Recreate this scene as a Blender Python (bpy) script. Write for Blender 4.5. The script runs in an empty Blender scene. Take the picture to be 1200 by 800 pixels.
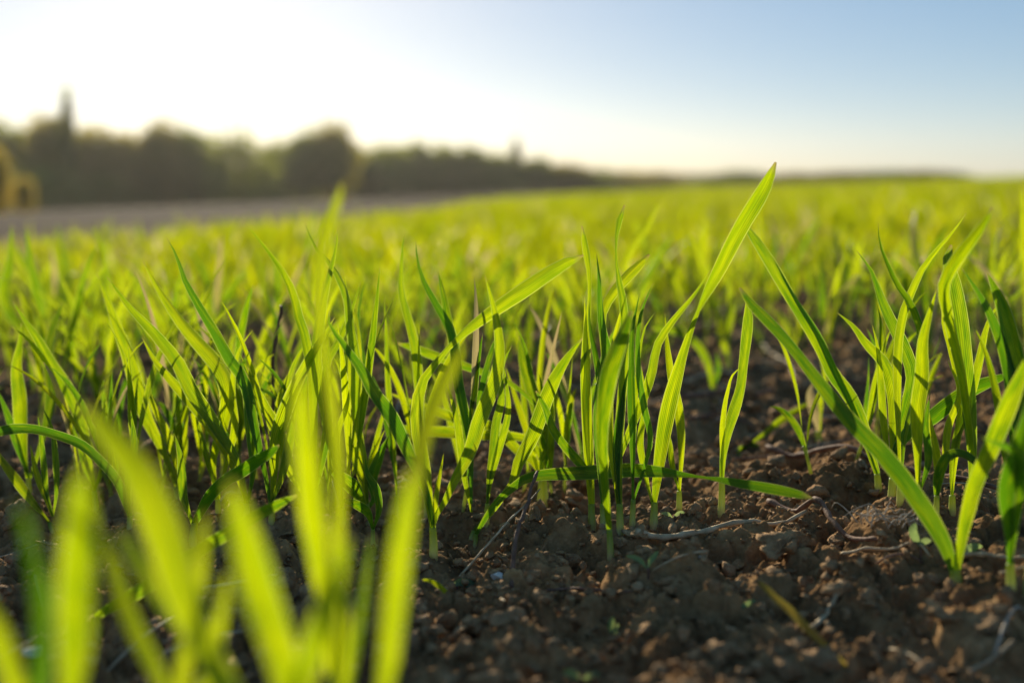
import bpy, math, random
import numpy as np
from mathutils import Vector, Matrix, Quaternion

# ------------------------------------------------------------------ camera, sky, sun, exposure
S = bpy.context.scene
C = S.collection
R = math.radians
CAM_H = 0.15
PITCH = math.atan(195 / 1167)
F = 1167.0                      # focal length in photo pixels (1200 wide): 35 mm on 36 mm
cam_d = bpy.data.cameras.new('camera')
cam = bpy.data.objects.new('camera', cam_d); C.objects.link(cam); S.camera = cam
cam_d.lens = 35; cam_d.sensor_width = 36
cam_d.clip_start = 0.01; cam_d.clip_end = 5000
cam.location = (0, 0, CAM_H)
cam.rotation_euler = (math.pi / 2 - PITCH, 0, 0)
cam_d.dof.use_dof = True
cam_d.dof.focus_distance = 0.455
cam_d.dof.aperture_fstop = 4.2
cam_d.dof.aperture_blades = 0

SUN_AZ, SUN_EL = R(-17.0), R(18.3)
W = bpy.data.worlds.new('World'); S.world = W; W.use_nodes = True
wn = W.node_tree.nodes; wl = W.node_tree.links
sky = wn.new('ShaderNodeTexSky'); sky.sky_type = 'NISHITA'; sky.sun_disc = False
sky.sun_elevation = SUN_EL; sky.sun_rotation = SUN_AZ
sky.altitude = 100; sky.air_density = 0.75; sky.dust_density = 0.35; sky.ozone_density = 2.6
bg = wn['Background']; bg.inputs['Strength'].default_value = 0.077
gm = wn.new('ShaderNodeGamma'); gm.inputs['Gamma'].default_value = 0.50   # tone curve on the sky colour: dims the sun glow, lifts the rest
sc_ = wn.new('ShaderNodeVectorMath'); sc_.operation = 'SCALE'; sc_.inputs['Scale'].default_value = 1 / 7.5
sc2 = wn.new('ShaderNodeVectorMath'); sc2.operation = 'SCALE'; sc2.inputs['Scale'].default_value = 7.5
wl.new(sky.outputs[0], sc_.inputs[0]); wl.new(sc_.outputs[0], gm.inputs[0]); wl.new(gm.outputs[0], sc2.inputs[0])
hs = wn.new('ShaderNodeHueSaturation'); hs.inputs['Saturation'].default_value = 1.6
wl.new(sc2.outputs[0], hs.inputs['Color']); wl.new(hs.outputs[0], bg.inputs['Color'])

sd = bpy.data.lights.new('sun', 'SUN'); sun = bpy.data.objects.new('sun', sd); C.objects.link(sun)
sd.energy = 5.0; sd.angle = R(0.53); sd.color = (1.0, 0.88, 0.66)
svec = Vector((math.sin(SUN_AZ) * math.cos(SUN_EL), math.cos(SUN_AZ) * math.cos(SUN_EL), math.sin(SUN_EL)))
sun.rotation_euler = svec.to_track_quat('Z', 'Y').to_euler()

S.view_settings.view_transform = 'Standard'; S.view_settings.look = 'None'
S.view_settings.exposure = 0.3; S.view_settings.gamma = 1.0
S.render.engine = 'CYCLES'
S.cycles.use_denoising = True
S.cycles.max_bounces = 8; S.cycles.transparent_max_bounces = 8
S.cycles.volume_bounces = 0
S.cycles.sample_clamp_indirect = 6

rng = np.random.default_rng(7)
random.seed(7)

# ------------------------------------------------------------------ noise and terrain
def _hash(ix, iy, s):
    n = (ix.astype(np.int64) * 374761393 + iy.astype(np.int64) * 668265263 + s * 1274126177) & 0xFFFFFFFF
    n = ((n ^ (n >> 13)) * 1274126177) & 0xFFFFFFFF
    n = n ^ (n >> 16)
    return (n & 0xFFFFFF) / float(0xFFFFFF)

def vnoise(x, y, s=0):
    ix = np.floor(x); iy = np.floor(y); fx = x - ix; fy = y - iy
    fx = fx * fx * (3 - 2 * fx); fy = fy * fy * (3 - 2 * fy)
    a = _hash(ix, iy, s); b = _hash(ix + 1, iy, s); c = _hash(ix, iy + 1, s); d = _hash(ix + 1, iy + 1, s)
    return (a + (b - a) * fx) * (1 - fy) + (c + (d - c) * fx) * fy - 0.5

def clods(x, y, cell, s):
    """rounded lumps on a jittered grid, height in metres"""
    u = x / cell; v = y / cell
    iu = np.floor(u); iv = np.floor(v)
    out = np.zeros_like(u)
    for di in (-1, 0, 1):
        for dj in (-1, 0, 1):
            cx = iu + di; cy = iv + dj
            px = cx + _hash(cx, cy, s); py = cy + _hash(cx, cy, s + 1)
            r = 0.25 + 0.55 * _hash(cx, cy, s + 2)
            q = 1 - ((u - px) ** 2 + (v - py) ** 2) / r ** 2
            out = np.maximum(out, np.sqrt(np.maximum(q, 0)) * r)
    return out * cell

def smooth(e0, e1, x):
    t = np.clip((x - e0) / (e1 - e0), 0, 1); return t * t * (3 - 2 * t)

def base_plane(x, y):
    r = np.sqrt(x * x + y * y)
    pl = 0.0333 * x - 0.0171 * y
    az = np.arctan2(x, np.maximum(y, 1e-3))
    s = smooth(150, 520, r)
    hill = r * (0.0060 - 0.009 * smooth(-0.05, 0.42, az)) + 0.6 * vnoise(az * 16, r * 0 + 3, 5)
    s = np.where(y > 0, s, 0)
    pl = np.clip(pl, -12, 12)
    return pl * (1 - s) + hill * s

def ground(x, y):
    x = np.asarray(x, float); y = np.asarray(y, float)
    r = np.sqrt(x * x + y * y)
    z = base_plane(x, y)
    f = 1 - smooth(2.0, 6.0, r)
    wx = x + 0.012 * vnoise(x * 45, y * 45, 61); wy = y + 0.012 * vnoise(x * 45 + 9, y * 45, 62)
    wx = wx + 0.004 * vnoise(x * 190, y * 190, 63); wy = wy + 0.004 * vnoise(x * 190 + 5, y * 190, 64)
    b = 0.018 * vnoise(x * 5, y * 5, 11) + 0.012 * vnoise(x * 16, y * 16, 12) + 0.007 * vnoise(x * 45, y * 45, 13)
    b = b + 0.42 * clods(wx, wy, 0.030, 21) + 0.62 * clods(wx, wy, 0.013, 31) + 0.55 * clods(wx + .3, wy, 0.0055, 41)
    b = b + 0.5 * clods(wx, wy + .7, 0.0030, 51) + 0.0022 * vnoise(x * 260, y * 260, 14) + 0.0014 * vnoise(x * 600, y * 600, 15)
    return z + f * (b - 0.012)

def g1(x, y): return float(ground(np.array([x]), np.array([y]))[0])

cp, sp = math.cos(PITCH), math.sin(PITCH)
def ray(px, py):
    """direction with unit depth along the optical axis"""
    u = (px - 600) / F; v = (400 - py) / F
    return Vector((u, cp + v * sp, -sp + v * cp))

def at(px, py, depth):
    return Vector((0, 0, CAM_H)) + ray(px, py) * depth

def hit(px, py):
    """point of the ground seen at a photo pixel (ray march), returns point and depth"""
    d = ray(px, py)
    t = np.linspace(0.10, 2.2, 1700)
    X = d.x * t; Y = d.y * t; Z = CAM_H + d.z * t
    k = np.nonzero(Z < ground(X, Y))[0]
    i = int(k[0]) if len(k) else len(t) - 1
    return Vector((X[i], Y[i], Z[i])), float(t[i])

# ------------------------------------------------------------------ materials
def newmat(name):
    m = bpy.data.materials.new(name); m.use_nodes = True
    nt = m.node_tree
    return m, nt, nt.nodes, nt.links, nt.nodes['Principled BSDF'], nt.nodes['Material Output']

def ramp(n, stops):
    r = n.new('ShaderNodeValToRGB')
    e = r.color_ramp.elements
    while len(e) < len(stops): e.new(0.5)
    for el, (p, c) in zip(e, stops): el.position = p; el.color = (*c, 1)
    return r

def leaf_material(name, base, trans, base2, trans2, tmix=0.55, veins=1.0, rough=0.36):
    m, nt, n, l, p, out = newmat(name)
    at_ = n.new('ShaderNodeAttribute'); at_.attribute_name = 'rnd'
    uv = n.new('ShaderNodeUVMap')
    sep = n.new('ShaderNodeSeparateXYZ'); l.new(uv.outputs[0], sep.inputs[0])
    # parallel veins along the blade
    mu = n.new('ShaderNodeMath'); mu.operation = 'MULTIPLY'; mu.inputs[1].default_value = 2 * math.pi * 9
    l.new(sep.outputs[0], mu.inputs[0])
    sn = n.new('ShaderNodeMath'); sn.operation = 'SINE'; l.new(mu.outputs[0], sn.inputs[0])
    # midrib: |u-.5|
    ab = n.new('ShaderNodeMath'); ab.operation = 'SUBTRACT'; ab.inputs[1].default_value = 0.5; l.new(sep.outputs[0], ab.inputs[0])
    ab2 = n.new('ShaderNodeMath'); ab2.operation = 'ABSOLUTE'; l.new(ab.outputs[0], ab2.inputs[0])
    rib = n.new('ShaderNodeMapRange'); rib.inputs[1].default_value = 0.0; rib.inputs[2].default_value = 0.05
    rib.inputs[3].default_value = 1; rib.inputs[4].default_value = 0; l.new(ab2.outputs[0], rib.inputs[0])
    noi = n.new('ShaderNodeTexNoise'); noi.inputs['Scale'].default_value = 1
    mp = n.new('ShaderNodeMapping'); mp.inputs['Scale'].default_value = (3.5, 7, 1); l.new(uv.outputs[0], mp.inputs[0])
    ad = n.new('ShaderNodeVectorMath'); ad.operation = 'ADD'; l.new(mp.outputs[0], ad.inputs[0])
    cmb = n.new('ShaderNodeCombineXYZ'); rs = n.new('ShaderNodeMath'); rs.operation = 'MULTIPLY'; rs.inputs[1].default_value = 37
    l.new(at_.outputs['Fac'], rs.inputs[0]); l.new(rs.outputs[0], cmb.inputs[2]); l.new(cmb.outputs[0], ad.inputs[1])
    l.new(ad.outputs[0], noi.inputs['Vector'])
    fa = n.new('ShaderNodeMath'); fa.operation = 'MULTIPLY_ADD'; fa.inputs[1].default_value = 0.8
    l.new(at_.outputs['Fac'], fa.inputs[0])
    nn = n.new('ShaderNodeMath'); nn.operation = 'MULTIPLY_ADD'; nn.inputs[1].default_value = 1.1; nn.inputs[2].default_value = -0.56
    l.new(noi.outputs[0], nn.inputs[0]); l.new(nn.outputs[0], fa.inputs[2])
    fa.use_clamp = True
    def mixc(a, b, fac):
        x = n.new('ShaderNodeMix'); x.data_type = 'RGBA'
        x.inputs[6].default_value = (*a, 1); x.inputs[7].default_value = (*b, 1)
        l.new(fac, x.inputs[0]); return x.outputs[2]
    cb = mixc(base, base2, fa.outputs[0]); ct = mixc(trans, trans2, fa.outputs[0])
    # vein modulation
    vm = n.new('ShaderNodeMath'); vm.operation = 'MULTIPLY_ADD'; vm.inputs[1].default_value = 0.27 * veins; vm.inputs[2].default_value = 0.93
    l.new(sn.outputs[0], vm.inputs[0])
    vm2 = n.new('ShaderNodeMath'); vm2.operation = 'MULTIPLY_ADD'; vm2.inputs[1].default_value = 0.18 * veins
    l.new(rib.outputs[0], vm2.inputs[0]); l.new(vm.outputs[0], vm2.inputs[2])
    def mulc(c):
        x = n.new('ShaderNodeVectorMath'); x.operation = 'SCALE'; l.new(c, x.inputs[0]); l.new(vm2.outputs[0], x.inputs['Scale']); return x.outputs[0]
    cbm = mulc(cb); ctm = mulc(ct)
    # pale margin of the blade, made lighter to paint in the whitish edge sheen
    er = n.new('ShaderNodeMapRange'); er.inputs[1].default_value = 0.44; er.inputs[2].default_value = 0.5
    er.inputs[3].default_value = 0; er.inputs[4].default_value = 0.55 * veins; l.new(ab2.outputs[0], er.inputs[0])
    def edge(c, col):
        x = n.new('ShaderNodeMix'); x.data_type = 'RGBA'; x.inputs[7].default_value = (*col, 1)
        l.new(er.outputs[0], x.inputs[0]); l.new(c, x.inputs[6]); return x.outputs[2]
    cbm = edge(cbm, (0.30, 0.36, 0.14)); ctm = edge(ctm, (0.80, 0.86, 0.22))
    # dry pale tip: last few percent of the blade on some leaves
    tipr = n.new('ShaderNodeMapRange'); tipr.inputs[1].default_value = 0.965; tipr.inputs[2].default_value = 1.0
    l.new(sep.outputs[1], tipr.inputs[0])
    def tip(c, col):
        x = n.new('ShaderNodeMix'); x.data_type = 'RGBA'; x.inputs[7].default_value = (*col, 1)
        l.new(tipr.outputs[0], x.inputs[0]); l.new(c, x.inputs[6]); return x.outputs[2]
    cbm = tip(cbm, (0.16, 0.13, 0.05)); ctm = tip(ctm, (0.35, 0.28, 0.08))
    if veins == 0:
        gt = n.new('ShaderNodeMath'); gt.operation = 'GREATER_THAN'; gt.inputs[1].default_value = 0.955; l.new(at_.outputs['Fac'], gt.inputs[0])
        def pale(c, col):
            x = n.new('ShaderNodeMix'); x.data_type = 'RGBA'; x.inputs[7].default_value = (*col, 1)
            l.new(gt.outputs[0], x.inputs[0]); l.new(c, x.inputs[6]); return x.outputs[2]
        cbm = pale(cbm, (0.45, 0.38, 0.24)); ctm = pale(ctm, (0.7, 0.58, 0.34))
    l.new(cbm, p.inputs['Base Color'])
    p.inputs['Roughness'].default_value = rough if veins else 0.7
    p.inputs['Specular IOR Level'].default_value = 0.5
    p.inputs['Specular IOR Level'].default_value = 0.32 if veins else 0.15
    bump = n.new('ShaderNodeBump'); bump.inputs['Strength'].default_value = 0.28 * veins; bump.inputs['Distance'].default_value = 0.0003
    l.new(sn.outputs[0], bump.inputs['Height'])
    l.new(bump.outputs[0], p.inputs['Normal'])
    tr = n.new('ShaderNodeBsdfTranslucent'); l.new(ctm, tr.inputs['Color']); l.new(bump.outputs[0], tr.inputs['Normal'])
    mx = n.new('ShaderNodeMixShader'); mx.inputs[0].default_value = tmix
    l.new(p.outputs[0], mx.inputs[1]); l.new(tr.outputs[0], mx.inputs[2]); l.new(mx.outputs[0], out.inputs['Surface'])
    return m

M = {}
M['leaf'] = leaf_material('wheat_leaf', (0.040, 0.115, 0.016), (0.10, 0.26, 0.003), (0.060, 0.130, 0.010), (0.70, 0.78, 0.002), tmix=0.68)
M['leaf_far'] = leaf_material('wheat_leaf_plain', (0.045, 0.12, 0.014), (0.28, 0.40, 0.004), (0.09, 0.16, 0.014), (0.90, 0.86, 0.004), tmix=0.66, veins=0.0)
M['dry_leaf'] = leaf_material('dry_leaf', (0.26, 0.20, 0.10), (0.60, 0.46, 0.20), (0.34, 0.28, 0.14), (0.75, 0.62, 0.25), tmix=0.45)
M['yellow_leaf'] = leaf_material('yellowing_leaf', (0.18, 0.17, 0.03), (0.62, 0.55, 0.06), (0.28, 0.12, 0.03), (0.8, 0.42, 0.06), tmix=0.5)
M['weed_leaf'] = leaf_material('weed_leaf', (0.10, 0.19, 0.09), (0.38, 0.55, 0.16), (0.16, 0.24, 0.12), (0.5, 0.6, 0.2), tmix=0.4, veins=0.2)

def stem_material():
    m, nt, n, l, p, out = newmat('wheat_stem')
    uv = n.new('ShaderNodeUVMap'); sep = n.new('ShaderNodeSeparateXYZ'); l.new(uv.outputs[0], sep.inputs[0])
    r = ramp(n, [(0.0, (0.60, 0.50, 0.30)), (0.3, (0.46, 0.50, 0.16)), (0.85, (0.14, 0.25, 0.03))])
    l.new(sep.outputs[1], r.inputs[0]); l.new(r.outputs[0], p.inputs['Base Color'])
    p.inputs['Roughness'].default_value = 0.45
    tr = n.new('ShaderNodeBsdfTranslucent'); tr.inputs[0].default_value = (0.75, 0.80, 0.12, 1)
    mx = n.new('ShaderNodeMixShader'); mx.inputs[0].default_value = 0.42
    l.new(p.outputs[0], mx.inputs[1]); l.new(tr.outputs[0], mx.inputs[2]); l.new(mx.outputs[0], out.inputs['Surface'])
    return m
M['stem'] = stem_material()

def rough_material(name, stops, scale, bump=0.6, dist=0.002, rough=0.9, detail=8):
    m, nt, n, l, p, out = newmat(name)
    g = n.new('ShaderNodeNewGeometry')
    noi = n.new('ShaderNodeTexNoise'); noi.inputs['Scale'].default_value = scale; noi.inputs['Detail'].default_value = detail
    noi.inputs['Roughness'].default_value = 0.62
    l.new(g.outputs['Position'], noi.inputs['Vector'])
    r = ramp(n, stops); l.new(noi.outputs[0], r.inputs[0]); l.new(r.outputs[0], p.inputs['Base Color'])
    p.inputs['Roughness'].default_value = rough; p.inputs['Specular IOR Level'].default_value = 0.3
    n2 = n.new('ShaderNodeTexNoise'); n2.inputs['Scale'].default_value = scale * 4; n2.inputs['Detail'].default_value = 6
    l.new(g.outputs['Position'], n2.inputs['Vector'])
    b = n.new('ShaderNodeBump'); b.inputs['Strength'].default_value = bump; b.inputs['Distance'].default_value = dist
    l.new(n2.outputs[0], b.inputs['Height']); l.new(b.outputs[0], p.inputs['Normal'])
    return m
SOIL = [(0.25, (0.13, 0.074, 0.034)), (0.45, (0.29, 0.168, 0.078)), (0.60, (0.41, 0.250, 0.120)), (0.78, (0.56, 0.40, 0.23))]
M['clod'] = rough_material('soil_lump', SOIL, 170, 1.0, 0.0022)
M['straw'] = rough_material('straw', [(0.3, (0.26, 0.17, 0.09)), (0.55, (0.52, 0.38, 0.22)), (0.8, (0.70, 0.56, 0.36))], 160, 0.4, 0.0006, 0.6)
M['twig'] = rough_material('twig_bark', [(0.3, (0.09, 0.045, 0.028)), (0.6, (0.20, 0.11, 0.07)), (0.8, (0.34, 0.22, 0.15))], 220, 0.5, 0.0006, 0.7)
M['stone'] = rough_material('pale_stone', [(0.3, (0.45, 0.42, 0.37)), (0.7, (0.72, 0.70, 0.64))], 200, 0.3, 0.0004, 0.6)
M['root'] = rough_material('pale_root', [(0.3, (0.30, 0.23, 0.16)), (0.7, (0.58, 0.48, 0.36))], 300, 0.2, 0.0003, 0.6)

def ground_material():
    m, nt, n, l, p, out = newmat('field_soil')
    g = n.new('ShaderNodeNewGeometry')
    noi = n.new('ShaderNodeTexNoise'); noi.inputs['Scale'].default_value = 110; noi.inputs['Detail'].default_value = 9; noi.inputs['Roughness'].default_value = 0.65
    l.new(g.outputs['Position'], noi.inputs['Vector'])
    r = ramp(n, SOIL); l.new(noi.outputs[0], r.inputs[0])
    big = n.new('ShaderNodeTexNoise'); big.inputs['Scale'].default_value = 24; big.inputs['Detail'].default_value = 5
    l.new(g.outputs['Position'], big.inputs['Vector'])
    rb = ramp(n, [(0.32, (0.52, 0.50, 0.48)), (0.5, (0.95, 0.93, 0.90)), (0.68, (1.45, 1.42, 1.36))]); l.new(big.outputs[0], rb.inputs[0])
    mm = n.new('ShaderNodeMix'); mm.data_type = 'RGBA'; mm.blend_type = 'MULTIPLY'; mm.inputs[0].default_value = 1
    l.new(r.outputs[0], mm.inputs[6]); l.new(rb.outputs[0], mm.inputs[7])
    # far away: the crop reads as colour ("crop" attribute painted per vertex)
    a = n.new('ShaderNodeAttribute'); a.attribute_name = 'crop'
    fn = n.new('ShaderNodeTexNoise'); fn.inputs['Scale'].default_value = 0.12; fn.inputs['Detail'].default_value = 5
    l.new(g.outputs['Position'], fn.inputs['Vector'])
    fr = ramp(n, [(0.3, (0.11, 0.15, 0.012)), (0.7, (0.20, 0.24, 0.016))]); l.new(fn.outputs[0], fr.inputs[0])
    mc = n.new('ShaderNodeMix'); mc.data_type = 'RGBA'
    l.new(a.outputs['Fac'], mc.inputs[0]); l.new(mm.outputs[2], mc.inputs[6]); l.new(fr.outputs[0], mc.inputs[7])
    l.new(mc.outputs[2], p.inputs['Base Color'])
    p.inputs['Roughness'].default_value = 1.0; p.inputs['Specular IOR Level'].default_value = 0.05
    n2 = n.new('ShaderNodeTexNoise'); n2.inputs['Scale'].default_value = 420; n2.inputs['Detail'].default_value = 7; n2.inputs['Roughness'].default_value = 0.7
    l.new(g.outputs['Position'], n2.inputs['Vector'])
    b = n.new('ShaderNodeBump'); b.inputs['Strength'].default_value = 1.0; b.inputs['Distance'].default_value = 0.0022
    n3 = n.new('ShaderNodeTexNoise'); n3.inputs['Scale'].default_value = 5; n3.inputs['Detail'].default_value = 4
    l.new(g.outputs['Position'], n3.inputs['Vector'])
    b3 = n.new('ShaderNodeBump'); b3.inputs['Strength'].default_value = 0.9; b3.inputs['Distance'].default_value = 0.09
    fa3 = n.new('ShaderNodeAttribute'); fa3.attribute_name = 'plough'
    st3 = n.new('ShaderNodeMath'); st3.operation = 'MULTIPLY'; st3.inputs[1].default_value = 0.9
    l.new(fa3.outputs['Fac'], st3.inputs[0]); l.new(st3.outputs[0], b3.inputs['Strength'])
    l.new(n3.outputs[0], b3.inputs['Height']); l.new(b3.outputs[0], b.inputs['Normal'])
    l.new(n2.outputs[0], b.inputs['Height']); l.new(b.outputs[0], p.inputs['Normal'])
    # ploughed strip beyond the crop: colour darkened, standing for shade between its clods
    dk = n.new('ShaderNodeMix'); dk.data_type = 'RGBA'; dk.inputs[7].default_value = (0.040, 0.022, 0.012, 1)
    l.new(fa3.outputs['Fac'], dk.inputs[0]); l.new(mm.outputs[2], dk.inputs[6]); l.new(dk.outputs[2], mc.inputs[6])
    return m
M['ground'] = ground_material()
M['far_leaf'] = None

# ------------------------------------------------------------------ object helpers
def tag(o, label=None, cat=None, group=None, kind=None):
    if label: o['label'] = label
    if cat: o['category'] = cat
    if group: o['group'] = group
    if kind: o['kind'] = kind
    return o

def link(name, mesh, parent=None, loc=None):
    o = bpy.data.objects.new(name, mesh); C.objects.link(o)
    if parent is not None: o.parent = parent
    if loc is not None: o.location = loc
    return o

def empty(name, loc, label, cat, group=None):
    e = bpy.data.objects.new(name, None); C.objects.link(e); e.location = loc
    e.empty_display_size = 0.01
    return tag(e, label, cat, group)

def mesh_np(name, verts, faces, mat, uvs=None, rnd=None, smooth_=True, attrs=None):
    """verts (n,3), faces (m,k) arrays; uvs per vertex"""
    verts = np.asarray(verts, np.float32); faces = np.asarray(faces, np.int32)
    me = bpy.data.meshes.new(name)
    me.vertices.add(len(verts)); me.vertices.foreach_set('co', verts.ravel())
    k = faces.shape[1]
    me.loops.add(faces.size); me.loops.foreach_set('vertex_index', faces.ravel())
    me.polygons.add(len(faces)); me.polygons.foreach_set('loop_start', np.arange(0, faces.size, k, dtype=np.int32))
    me.polygons.foreach_set('use_smooth', np.full(len(faces), smooth_))
    if uvs is not None:
        ul = me.uv_layers.new(name='UVMap')
        ul.data.foreach_set('uv', np.asarray(uvs, np.float32)[faces.ravel()].ravel())
    if rnd is not None:
        a = me.attributes.new('rnd', 'FLOAT', 'POINT')
        a.data.foreach_set('value', np.broadcast_to(np.asarray(rnd, np.float32), (len(verts),)).copy())
    for nm, v in (attrs or {}).items():
        a = me.attributes.new(nm, 'FLOAT', 'POINT'); a.data.foreach_set('value', np.asarray(v, np.float32))
    if mat: me.materials.append(mat)
    me.update(calc_edges=True); me.validate()
    return me

def spline(pts, n):
    """Catmull-Rom through rows of pts (any columns), evenly by chord length"""
    P = np.asarray(pts, float)
    if len(P) == 2: 
        t = np.linspace(0, 1, n)[:, None]; return P[0] * (1 - t) + P[1] * t
    d = np.sqrt((np.diff(P[:, :3], axis=0) ** 2).sum(1)) + 1e-9
    s = np.concatenate([[0], np.cumsum(d)]); s /= s[-1]
    q = np.linspace(0, 1, n)
    m = np.gradient(P, s, axis=0)
    i = np.clip(np.searchsorted(s, q, side='right') - 1, 0, len(P) - 2)
    h = (s[i + 1] - s[i])[:, None]; t = ((q - s[i]) / (s[i + 1] - s[i]))[:, None]
    return ((2 * t ** 3 - 3 * t ** 2 + 1) * P[i] + (t ** 3 - 2 * t ** 2 + t) * h * m[i]
            + (-2 * t ** 3 + 3 * t ** 2) * P[i + 1] + (t ** 3 - t ** 2) * h * m[i + 1])

US = np.array([-1, -0.5, 0, 0.5, 1.0])
def blade_arrays(path, width, side0, twist, fold, crumple=0.0, us=US):
    """path (n,3) centre line, width (n,) full width, side0 reference side vector, twist (n,) radians about the tangent"""
    P = np.asarray(path); n = len(P)
    T = np.gradient(P, axis=0); T /= np.linalg.norm(T, axis=1)[:, None] + 1e-12
    side = np.zeros_like(P)
    s0 = np.asarray(side0, float)
    for i in range(n):
        v = (s0 if i == 0 else side[i - 1] if False else s0) - T[i] * np.dot(s0, T[i])
        L = np.linalg.norm(v)
        v = v / L if L > 1e-4 else side[i - 1]
        side[i] = v
    N = np.cross(T, side)
    ct, st = np.cos(twist)[:, None], np.sin(twist)[:, None]
    A = side * ct + N * st; B = -side * st + N * ct
    k = len(us)
    V = np.zeros((n, k, 3)); UV = np.zeros((n, k, 2))
    for j, u in enumerate(us):
        V[:, j] = P + A * (u * width / 2)[:, None] + B * (fold * abs(u) * width / 2)[:, None]
        UV[:, j, 0] = (u + 1) / 2; UV[:, j, 1] = np.linspace(0, 1, n)
    if crumple:
        ph = random.random() * 6
        V[:, 0] += B * (np.sin(np.linspace(0, 17, n) + ph) * crumple * width)[:, None]
        V[:, -1] += B * (np.sin(np.linspace(0, 14, n) + 2 * ph) * crumple * width)[:, None]
    idx = np.arange(n * k).reshape(n, k)
    Fq = np.stack([idx[:-1, :-1], idx[:-1, 1:], idx[1:, 1:], idx[1:, :-1]], -1).reshape(-1, 4)
    return V.reshape(-1, 3), Fq, UV.reshape(-1, 2)

def tube_arrays(path, rad, k=8):
    P = np.asarray(path, float); n = len(P); rad = np.broadcast_to(rad, (n,))
    T = np.gradient(P, axis=0); T /= np.linalg.norm(T, axis=1)[:, None] + 1e-12
    ref = np.array([0.3, 0.9, 0.2]) if abs(T[0][1]) < 0.8 else np.array([1, 0, 0.2])
    A = np.cross(T, ref); A /= np.linalg.norm(A, axis=1)[:, None]; B = np.cross(T, A)
    a = np.arange(k) * 2 * np.pi / k
    V = P[:, None] + (A[:, None] * np.cos(a)[None, :, None] + B[:, None] * np.sin(a)[None, :, None]) * rad[:, None, None]
    UV = np.zeros((n, k, 2)); UV[:, :, 0] = np.arange(k) / k; UV[:, :, 1] = np.linspace(0, 1, n)[:, None]
    V = V.reshape(-1, 3); UV = UV.reshape(-1, 2)
    idx = np.arange(n * k).reshape(n, k); nx = np.roll(idx, -1, 1)
    Fq = np.stack([idx[:-1], nx[:-1], nx[1:], idx[1:]], -1).reshape(-1, 4)
    # caps as fans of degenerate-free quads towards the end centre
    V = np.vstack([V, P[0], P[-1]]); UV = np.vstack([UV, [0.5, 0], [0.5, 1]])
    c0, c1 = n * k, n * k + 1
    caps = []
    for j in range(0, k, 2):
        caps.append([c0, idx[0][(j + 2) % k], idx[0][(j + 1) % k], idx[0][j]])
        caps.append([c1, idx[-1][j], idx[-1][(j + 1) % k], idx[-1][(j + 2) % k]])
    return V, np.vstack([Fq, caps]), UV

def width_profile(n, w, rounded=False, base=0.30):
    t = np.linspace(0, 1, n)
    w = w * 0.8; up = base + (1 - base) * smooth(0, 0.45, t)
    e = 3.6 if rounded else 1.75
    dn = 1 - np.clip((t - 0.45) / 0.55, 0, 1) ** e
    return w * up * np.maximum(dn, 0.02)

# ------------------------------------------------------------------ ground
def crop_mask(x, y):
    """1 where the wheat stands: it ends along a line on the left, with bare soil beyond"""
    lx = np.interp(y, [0, 2.4, 3.6, 6, 12, 60, 200], [-9, -9 if False else -1.9, -1.0, -0.55, -0.3, 8, 34])
    return (x > lx)

def build_ground():
    dense = np.concatenate([np.linspace(R(-58), R(-34), 120)[:-1], np.linspace(R(-34), R(34), 660), np.linspace(R(34), R(58), 120)[1:]])
    coarse = np.linspace(R(58), R(302), 150)[1:-1]
    th = np.concatenate([dense, coarse])
    r = np.concatenate([[0.004], np.geomspace(0.03, 0.14, 24)[:-1], np.geomspace(0.14, 0.30, 90)[:-1], np.geomspace(0.30, 0.60, 430)[:-1], np.geomspace(0.60, 2.6, 260)[:-1], np.geomspace(2.6, 700, 150)])
    X = r[:, None] * np.sin(th)[None]; Y = r[:, None] * np.cos(th)[None]
    Z = ground(X, Y)
    V = np.stack([X, Y, Z], -1).reshape(-1, 3)
    n, k = len(r), len(th)
    idx = np.arange(n * k).reshape(n, k); nx = np.roll(idx, -1, 1)
    Fq = np.stack([idx[:-1], nx[:-1], nx[1:], idx[1:]], -1).reshape(-1, 4)[:, ::-1]
    rr = np.sqrt(X ** 2 + Y ** 2)
    crop = (smooth(50, 120, rr) * crop_mask(X, Y)).astype(float) * (1 - 0.75 * smooth(330, 420, rr)) * (Y > -1e9)
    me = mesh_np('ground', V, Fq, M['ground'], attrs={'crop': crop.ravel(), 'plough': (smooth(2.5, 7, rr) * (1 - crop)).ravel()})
    o = link('ground', me); o['kind'] = 'structure'
    return o
build_ground()

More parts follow.
